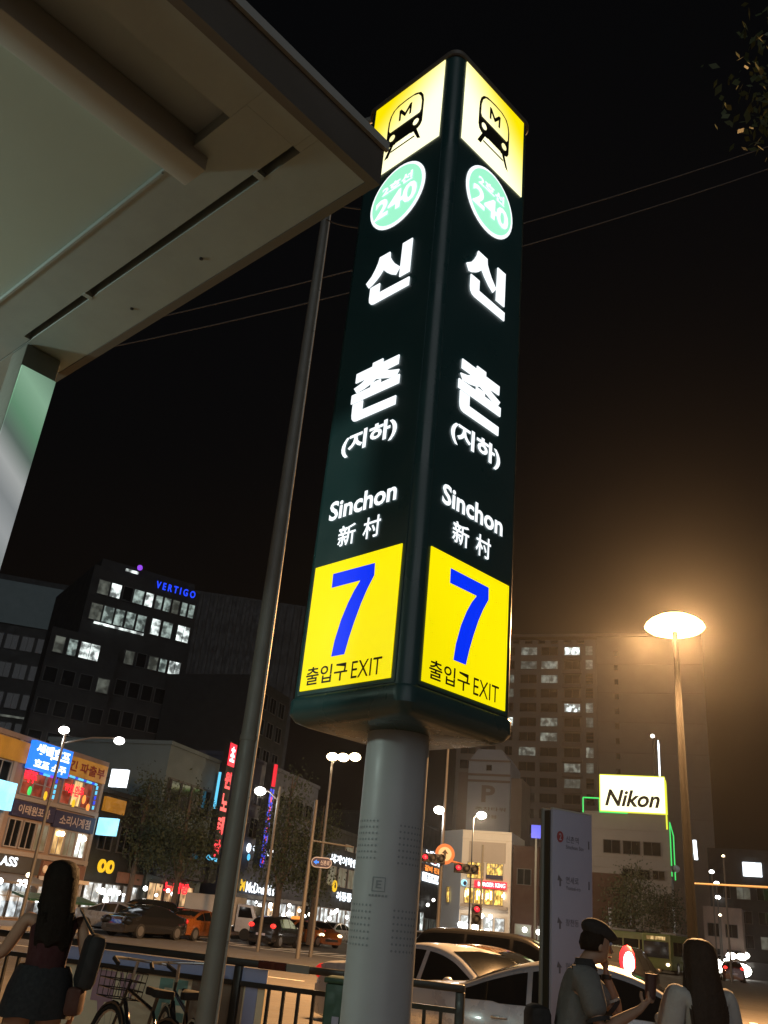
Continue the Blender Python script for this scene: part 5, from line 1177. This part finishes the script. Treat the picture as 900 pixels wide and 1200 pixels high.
rb = thing('tower_block', 'black ribbed tower block behind the tall dark pole', 'building', (-25, 110, 0), R(8))
bwall(rb, 0, 16, 0, 16, 0, 39.0, 'wall_rib')
rm = MB().bx(-.18,.18,-.32,-.002,0,38.9).mesh('rib', 'wall_rib')
for i in range(17): o_ = link('rib', rm, rb); o_.location = (.3+i*.962, 0, 0)
tb_ = thing('tower_block', 'dark tower with a light blue vertical tube left of the grey sign post', 'building', tuple(onL(36.5) - nvec*6), TL)
bwall(tb_, 0, 9, 0, 9, 0, 21.5, 'wall_dark')
for z in (14, 16.6, 19): 
    for x in (3.2, 5.2, 7.2): window(tb_, x, -.02, z, 1.4, 1.5, 'glass', 1, 0)
b = MB(); b.tube([(1.4,-.3,15.6),(1.2,-.3,19.4)], .16, 8); b.build('neon_tube', 'e_cyan', tb_); b = MB(); b.tube([(1.35,-.3,13.6),(1.3,-.3,14.8)], .12, 8); b.build('neon_tube', 'e_green', tb_)

# --- buildings beyond the crossing, facing us (plane about 100 m away)
K_ = 1.4286
O_ = (12.857, 100.0)
def FZ(z): return 1.5 + (z-1.5)*K_
def onF2(s, back=0): p = Vector((O_[0], O_[1], 0)) + nvec*s*K_ + dvec*back; return tuple(p)
cb = thing('restaurant', 'cream cornered fast food restaurant with glowing yellow windows and red sign', 'restaurant', onF2(-.62), TF)
wd = 3.72*K_
ztop = FZ(8.55)
b = MB(); b.prism([(0,0),(wd,0),(wd,8),(-3.2,8),(-3.2,3.0)], lambda u,v,d: (u,v,d), 0, ztop); b.build('wall', 'wall_cream', cb)
b = MB(); b.prism([(-.02,-.02),(-3.23,2.98),(-3.16,2.99),(-.001,.0)], lambda u,v,d: (u,v,d), 0, ztop-.01); b.build('corner_panel', 'wall_blue', cb)
for z in (FZ(4.75), FZ(7.9), ztop-.25): bwall(cb, -.01, wd+.01, -.14, -.003, z, z+.22, 'wall_cream', 'string_course')
bwall(cb, .75, wd-.6, -.10, -.003, FZ(6.35), FZ(7.75), 'wall_tan', 'wall_panel')
for i, x in enumerate((1.55, 3.6)): 
    window(cb, x, -.02, FZ(5.15), 1.8, 1.65, 'e_win_yel', 1, 0, 'frame_grey')
    b = MB(); b.tube([(x+.5*math.cos(R(a)),-.2,FZ(6.25)+.42*math.sin(R(a))) for a in range(180, 361, 20)], .05, 5); b.build('arch', 'wall_tan', cb)
lettering('SALE', front(.15), 1.0, 2.0, FZ(5.5), FZ(5.75), 'e_orange', cb, offset=.02)
bwall(cb, 2.7, 4.5, -.22, -.13, FZ(5.2), FZ(5.5), 'navy_sign', 'poster')
bwall(cb, 1.55, 4.95, -.40, -.16, FZ(4.55)+.02, FZ(5.05), 'e_red', 'sign_box'); lettering('BURGER KING', front(.42), 1.95, 4.85, FZ(4.55)+.16, FZ(5.05)-.14, 'e_sign_w', cb, offset=.02)
b = MB(); b.prism(circle(.45,FZ(4.82),.32,.32,18), lambda u,v,d: (u,d,v), -.4, -.3); o_ = b.build('emblem', 'e_sign_cyan', cb); b = MB(); b.prism(circle(.55,FZ(4.78),.2,.22,14), lambda u,v,d: (u,d,v), -.42, -.41); b.build('print', 'navy_sign', o_)
for x in (.85, 1.9, 2.95, 4.0): window(cb, x+.1, -.02, FZ(3.45), 1.0, 1.55, 'e_win_yel', 0, 0, 'frame_grey')
la = random.Random(2)
for k in range(12): 
    x = .5+la.random()*4.2; b = MB(); b.tube([(x,-.2,FZ(3.7)+la.random()*.5),(x,-.2,FZ(4.2)+la.random()*.4)], .05, 5); b.build('hanging_lamp', 'e_lampwarm', cb)
window(cb, -1.6, 1.3, FZ(3.4), .7, 1.6, 'e_win_yel', 0, 0, 'frame_grey').rotation_euler = (0,0,R(-43))
bwall(cb, .2, wd-.2, -.6, -.003, FZ(3.2), FZ(3.4), 'wall_tan', 'canopy')
for x in (.7, 1.9, 3.1, 4.3): window(cb, x, -.02, .15, 1.05, 3.0, 'e_shop', 0, 1, 'frame_grey')
la = random.Random(5)
for k, (x, z, r_) in enumerate(((1.0,2.0,.35),(1.9,2.1,.3),(2.6,3.2,.22),(3.5,3.2,.22),(3.2,1.7,.35),(.4,2.2,.3))): b = MB(); b.ball((x,-.9,z), r_, 8); b.build('shop_lamp', 'e_lampglobe', cb)
bw_ = thing('building', 'low dark brown building between the cream restaurant and the camera sign', 'building', onF2(3.2), TF)
bwall(bw_, 0, 5.0*K_, .3, 10, 0, FZ(7.4), 'wall_brown'); bwall(bw_, -.05, 5.0*K_+.05, .2, 10.1, FZ(7.4)+.001, FZ(7.4)+.4, 'wall_brown', 'parapet')
for i in range(3): window(bw_, 1.2+i*2.3, .28, FZ(5.0), 1.5, 1.6, 'glass', 1, 0)
for x, z in ((1.5,2.3),(2.9,2.2),(4.6,2.4)): b = MB(); b.ball((x,-.5,z), .25, 8); b.build('shop_lamp', 'e_lampglobe', bw_)
for i in range(3): window(bw_, 1.2+i*2.3, .28, .2, 1.7, 2.6, 'e_win_dim', 1, 0, 'frame_grey')
nk_ = thing('commercial_building', 'pale building carrying the bright rooftop Nikon sign and green neon lines', 'building', onF2(8.3), TF)
nw = 6.0*K_
bwall(nk_, 0, nw, 0, 9, 0, FZ(10.3), 'wall_grey'); bwall(nk_, -.05, nw+.05, -.12, 9.1, FZ(10.3)+.001, FZ(10.3)+.12, 'wall_grey', 'parapet')
for x in (2.9, 4.85, 6.85): window(nk_, x, -.03, FZ(7.55), 1.75, 1.35, 'glass', 1, 0)
for x in (4.5, 6.0, 7.4): window(nk_, x, -.03, FZ(6.0), 1.2, .9, 'glass', 1, 0)
for z in (FZ(9.2), FZ(7.3), FZ(6.6), FZ(5.6)): bwall(nk_, .0, nw, -.06, -.003, z, z+.08, 'wall_grey', 'string_course')
bwall(nk_, .1, 4.0, -.35, -.003, 3.5, FZ(6.2), 'wall_brown', 'dark_bay')
bwall(nk_, .3, nw-.3, -.5, -.003, 3.2, 3.6, 'wall_grey', 'canopy')
for x in (1.2, 3.0, 4.8, 6.6): window(nk_, x, -.03, .2, 1.5, 2.8, 'e_win_dim', 1, 0, 'frame_grey')
for x in (2.6, 4.6): bwall(nk_, x, x+.25, -1.6, -1.4, .2, 5.0, 'board_white', 'banner_pole')
x0, x1, z0, z1 = 1.30*K_, 5.82*K_, FZ(10.45), FZ(12.95)
b = MB(); b.bx(x0,x1,-.3,2.4,z0,z1); b.build('sign_box', 'e_nikon', nk_)
for (a, c_0, d_, e_0) in ((x0-.06,x1+.06,z0-.12,z0-.002),(x0-.06,x1+.06,z1+.002,z1+.10)): bwall(nk_, a, c_0, -.36, -.2, d_, e_0, 'e_nikon_edge', 'sign_edge')
for x in (x0-.1, x1+.002): bwall(nk_, x, x+.1, -.36, -.2, z0-.002, z1+.002, 'e_nikon_edge', 'sign_edge')
bwall(nk_, x1+.003, x1+.16, -.15, 2.4, z0-1.5, z1-.2, 'e_nikon_edge', 'sign_side')
lettering('Nikon', front(.31), x0+.45, x1-.5, z0+.48, z0+2.15, 'black', nk_, offset=.025, shear=.28)
def neon(parent, pts, mt='e_green', r=.07): b = MB(); b.tube(pts, r, 6); return b.build('neon_tube', mt, parent, smooth=False)
for p, q_ in (((.05,-.2,FZ(10.25)),(.05,-.2,FZ(11.3))),((.05,-.2,FZ(11.3)),(1.72,-.2,FZ(11.3))),((1.75,-.2,FZ(11.3)),(1.75,-.2,FZ(10.37))),((1.75,-.45,FZ(10.32)),(4.6,-.45,FZ(10.32)))): neon(nk_, [p, q_])
for p, q_ in (((nw+.1,-.1,FZ(9.9)),(nw+.1,-.1,FZ(7.0))),((nw+.1,.6,FZ(9.9)),(nw+.35,2.6,FZ(9.2))),((nw+.35,2.6,FZ(9.2)),(nw+.35,2.6,FZ(6.2))),((nw+.1,-.1,FZ(6.6)),(nw+.1,-.1,FZ(6.3)))): neon(nk_, [p, q_], r=.06)
b = MB(); b.ball((nw+.5,1.2,FZ(6.9)), .35, 8); b.build('dish', 'wall_blue', nk_)
bs = thing('blade_sign', 'thin upright white lit sign on the roof behind the Nikon box', 'sign', onF2(13.3, 5), TF)
bwall(bs, 0, .5, 0, 2.6, FZ(12.4), FZ(16.6), 'wall_dark', 'board'); bwall(bs, .501, .62, .05, 2.5, FZ(12.5), FZ(16.4), 'e_sign_w', 'lit_face'); b = MB(); b.ball((0,.0,FZ(16.7)), .2, 8); b.build('beacon', 'e_lampglobe', bs)
bwall(bs, .1, .4, .5, .8, FZ(10.3), FZ(12.39), 'dark_steel', 'mast')
pt = thing('parking_tower', 'grey gabled parking tower with a dark letter P behind the cream restaurant', 'building', tuple(Vector((15.4, 126, 0))), TF)
S_ = 1.4
b = MB(); b.prism([(0,0),(5.9,0),(5.9,1.5+15.6*S_),(4.6,1.5+16.8*S_),(1.3,1.5+16.8*S_),(0,1.5+15.6*S_)], lambda u,v,d: (u,d,v), 0, 8); b.build('wall', 'wall_tower', pt)
b = MB(); b.bx(-1.6,-.003,1,8,0,1.5+14.6*S_); b.bx(5.903,7.4,1,8,0,1.5+14.2*S_); b.build('wing', 'wall_apt2', pt)
bwall(pt, -.05, 5.95, -.18, -.003, 1.5+14.2*S_, 1.5+14.4*S_, 'wall_apt2', 'string_course'); bwall(pt, -.05, 5.95, -.18, -.003, 1.5+13.6*S_, 1.5+13.8*S_, 'wall_apt2', 'string_course'); bwall(pt, -.05, 5.95, -.18, -.003, 1.5+15.6*S_, 1.5+15.75*S_, 'wall_apt2', 'string_course')
lettering('P', front(.02), 2.0, 3.9, 1.5+11.7*S_, 1.5+13.3*S_, 'wall_apt2', pt, offset=.03); lettering('주차타워', front(.02), 1.2, 5.4, 1.5+10.9*S_, 1.5+11.25*S_, 'wall_apt2', pt, offset=.02); lettering('전용', front(.02), 2.4, 4.3, 1.5+10.2*S_, 1.5+10.55*S_, 'wall_apt2', pt, offset=.02)
window(pt, 2.95, -.03, 1.5+14.7*S_, .8, .8, 'glass', 0, 0)
# apartment tower
A_S = 1.267
ap = thing('apartment_building', 'tall brown apartment tower with scattered lit windows behind the orange lamp', 'building', (16.4*A_S-.3, 190, 0), TF)
def AZ(z): return 1.5 + (z-1.5)*A_S
bwall(ap, 0, 23.2*A_S, 0, 14, 0, AZ(48.2), 'wall_apt'); bwall(ap, 23.2*A_S+.002, 40*A_S, 1.2, 14, 0, AZ(48.9), 'wall_apt', 'wing')
bwall(ap, -.1, 40*A_S, .5, 13, AZ(48.9)+.001, AZ(49.4), 'wall_apt2', 'parapet')
rowsz = [46.0-2.42*i for i in range(13)]
lit = {(0,1):'e_win_apt',(0,3):'e_win_hot',(1,1):'e_win_dim',(1,2):'e_win_apt',(2,0):'e_win_apt',(2,2):'e_win_apt',(3,0):'e_win_dim',(4,3):'e_win_hot',(5,0):'e_win_hot',(5,2):'e_win_apt',(6,2):'e_win_apt',(7,1):'e_win_apt',(8,3):'e_win_apt',(9,3):'e_win_dim',(9,0):'e_win_dim'}
cols = [(8.8,1.3,2.6),(11.9,2.8,2.6),(15.4,2.8,2.6),(19.2,2.6,2.6),(5.4,2.6,2.6),(2.0,2.6,2.6)]
for r_i, z in enumerate(rowsz):
    for c_i, (s0, w_, _) in enumerate(cols):
        window(ap, s0*A_S, -.02, AZ(z-.55), w_*A_S, 1.45*A_S, lit.get((r_i, c_i), 'glass'), 1, 0, 'wall_apt2')
    bwall(ap, 17.6*A_S, 20.8*A_S, -.5, -.13, AZ(z-1.3), AZ(z-.72), 'wall_apt2', 'balcony')
    window(ap, 22.0*A_S, -.02, AZ(z-.6), 1.25*A_S, 1.7*A_S, {0:'e_win_dim',1:'e_win_apt',4:'e_win_apt',5:'e_win_dim',7:'e_win_apt',8:'e_win_dim'}.get(r_i, 'glass'), 0, 2, 'wall_apt2')
    window(ap, 26.3*A_S, 1.18, AZ(z-.5), .7*A_S, 1.0*A_S, 'glass', 0, 0, 'wall_apt2')
    if r_i % 2: bwall(ap, 23.3*A_S, 39.8*A_S, 1.1, 1.199, AZ(z+.6), AZ(z+.68), 'wall_apt2', 'joint_band')
for i in range(9): window(ap, (3.0+i*2.2)*A_S, -.02, AZ(47.5), 1.3*A_S, .6*A_S, 'glass', 0, 0, 'wall_apt2')
# far right silhouettes
fr = thing('office_building', 'dim far building at the right with a white lit billboard on its front', 'building', (50.5, 131, 0), R(-30))
bwall(fr, 0, 12, 0, 12, 0, 15.5, 'wall_dark'); bwall(fr, 4.6, 7.0, -.5, -.01, 12.0, 13.8, 'e_sign_w', 'billboard')
for i in range(4):
    for z in (3, 6, 9): window(fr, 1.8+i*2.6, -.02, z, 1.8, 1.6, 'e_win_dim' if (i+z) % 5 == 0 else 'glass', 1, 0)
fr2 = thing('building', 'low dull pink building beside the far street right of the street lamp', 'building', (47.5, 126, 0), R(-25))
bwall(fr2, 0, 4.8, 0, 6, 0, 7.6, 'wall_shop'); 
for z in (1, 4): 
    for x in (1.2, 3.4): window(fr2, x, -.02, z, 1.5, 1.6, 'glass', 1, 0)
fr3 = thing('tower_block', 'dark block behind the far street at the right edge', 'building', (72, 150, 0), R(-30))
bwall(fr3, 0, 20, 0, 14, 0, 22, 'wall_dark')
for i in range(7):
    for z in (4, 8, 12, 16): window(fr3, 1.8+i*2.7, -.02, z, 1.8, 1.8, 'e_win_dim' if (i*5+z) % 11 == 0 else 'glass', 1, 0)
ws = thing('blade_sign', 'narrow upright white light strip right of the Nikon building', 'sign', (33.4, 90, 0), 0)
b = MB(); b.tube([(-.9,.1,-.15),(-.5,.1,9)], .14, 8); b.build('post', 'dark_steel', ws, smooth=True); b = MB(); b.tube([(-.45,.1,9),(.12,.1,11.8)], .1, 8); b.build('mast', 'dark_steel', ws, smooth=True); b = MB(); b.tube([(.15,0,9.9),(.08,0,11.7)], .19, 8); b.build('tube', 'e_sign_w', ws, smooth=True)
bsn = thing('blade_sign', 'small blue lit sign between the restaurant and the grey information pillar', 'sign', onF2(5.0, -1), TF)
bwall(bsn, -.5, .6, 0, .3, FZ(8.2), FZ(9.1), 'e_neonblue', 'panel'); bwall(bsn, -.1, .1, .1, .25, 0, FZ(8.19), 'dark_steel', 'post')

# ================================================================ TREES
def tree(label, base, h, crown, n_leaf, lsize, lmt='leaf', seed=1, group=None, name='street_tree'):
    """crown: blobs (dx, dy, z, rx, rz) filled with leaf faces in clumps"""
    r_ = random.Random(seed); t = thing(name, label, 'tree', base, 0, group)
    b = MB(); b.tube([(0,0,0),(.05,0,h*.35),(-.03,.05,h*.7),(0,0,h*.92)], [h*.022,h*.017,h*.011,h*.003], 8)
    for k, (dx, dy, z, rx, rzz) in enumerate(crown): b.tube([(0,0,max(h*.25, z-rzz*1.1)),(dx*.5,dy*.5,z-rzz*.3),(dx,dy,z+rzz*.3)], [h*.009,h*.006,h*.002], 6)
    b.build('trunk', 'bark', t, smooth=True)
    c = MB(); tot = sum(q_[3]**2*q_[4] for q_ in crown)
    for (dx, dy, z, rx, rzz) in crown:
        cl = []
        m_ = max(6, int(n_leaf*rx*rx*rzz/tot/22))
        for _ in range(m_):
            while True:
                p = Vector((r_.uniform(-1,1), r_.uniform(-1,1), r_.uniform(-1,1)))
                if .25 < p.length < 1: break
            cl.append(Vector((dx+p.x*rx, dy+p.y*rx, z+p.z*rzz)))
        for q_ in cl:
            cs = lsize*r_.uniform(1.6, 3.4)
            for _ in range(22):
                p = q_ + Vector((r_.gauss(0,cs), r_.gauss(0,cs), r_.gauss(0,cs*.8)))
                a = Vector((r_.uniform(-1,1), r_.uniform(-1,1), r_.uniform(-.6,.6))).normalized(); e_ = a.orthogonal().normalized(); s = lsize*r_.uniform(.6,1.2)
                e_ = (Matrix.Rotation(r_.uniform(0,6.28), 3, a) @ e_); f_ = a.cross(e_)
                i = len(c.v); c.v += [tuple(p-e_*s*.6), tuple(p+f_*s*.32), tuple(p+e_*s*.6), tuple(p-f_*s*.32)]; c.f.append((i,i+1,i+2,i+3))
    c.build('crown', lmt, t, fix=False)
    return t
G_ = 'street trees along the far pavement'
tree('broad dark street tree left of the grey teal building, in front of the shops', (-13.0, 58, 0), 9.5, [(0,0,5.8,1.9,2.6),(-1.0,0,4.5,1.6,1.6),(.9,.3,5.0,1.7,1.9),(.2,0,7.6,1.1,1.3)], 5200, .16, seed=2, group=G_)
tree('dark street tree covering the lower front of the grey teal building', (-10.1, 57, 0), 8.6, [(0,0,5.2,1.8,2.2),(1.0,0,4.2,1.5,1.5),(-.8,.2,4.3,1.4,1.4),(.1,0,6.9,1.1,1.2)], 4600, .16, seed=5, group=G_)
tree('ginkgo tree with drooping branches right of the tall dark pole', (-4.0, 57, 0), 10.2, [(-.1,0,5.6,1.5,2.4),(.5,0,7.4,1.0,1.5),(-.8,0,6.6,.9,.8),(.9,0,4.4,1.3,1.6),(-.6,0,4.0,1.2,1.3),(.35,0,9.2,.5,.9)], 4600, .17, seed=8, group=G_)
tree('slimmer ginkgo tree beside the thin grey pole', (-1.9, 58, 0), 8.6, [(0,0,5.0,1.1,2.4),(.3,0,7.0,.7,1.1),(-.3,0,3.6,1.0,1.2)], 2600, .16, seed=9, group=G_)
tree('street tree in front of the right corner of the Nikon building', (27.2, 90, 0), 9.8, [(0,0,5.5,2.2,2.8),(.8,0,7.6,1.3,1.6),(-.9,0,4.4,1.6,1.6)], 3600, .22, seed=12, group=G_)
tree('street tree right of the lamp post near the far street', (31.0, 92, 0), 7.5, [(0,0,5.0,1.6,1.8),(.5,0,6.2,1.0,1.0)], 1500, .22, seed=14, group=G_)
tree('tall near tree whose leaves hang into the top right corner', (5.2, 6.4, 0), 12.5, [(-1.35,-.2,9.9,.62,.55),(-.8,0,10.3,.7,.75),(-.65,.1,9.3,.5,.55),(0,0,11,1.2,1.3),(.9,.4,10,1.2,1.2)], 9000, .10, 'leaf_near', seed=21, name='near_tree')

# ================================================================ HAZE
hz = MB(); hz.bx(-140, 190, -45, 270, -1.15, 78); ho = hz.build('haze', 'glass'); tag(ho, kind='stuff')
M = bpy.data.materials.new('haze_air'); M.use_nodes = True; n = M.node_tree.nodes; l = M.node_tree.links
for x in list(n):
    if x.type == 'BSDF_PRINCIPLED': n.remove(x)
pv = n.new('ShaderNodeVolumePrincipled'); pv.inputs['Color'].default_value = (.92,.92,.92,1); pv.inputs['Density'].default_value = HAZE; pv.inputs['Anisotropy'].default_value = 0.90
mo = [x for x in n if x.type == 'OUTPUT_MATERIAL'][0]; l.new(pv.outputs[0], mo.inputs['Volume'])
ho.data.materials.clear(); ho.data.materials.append(M)
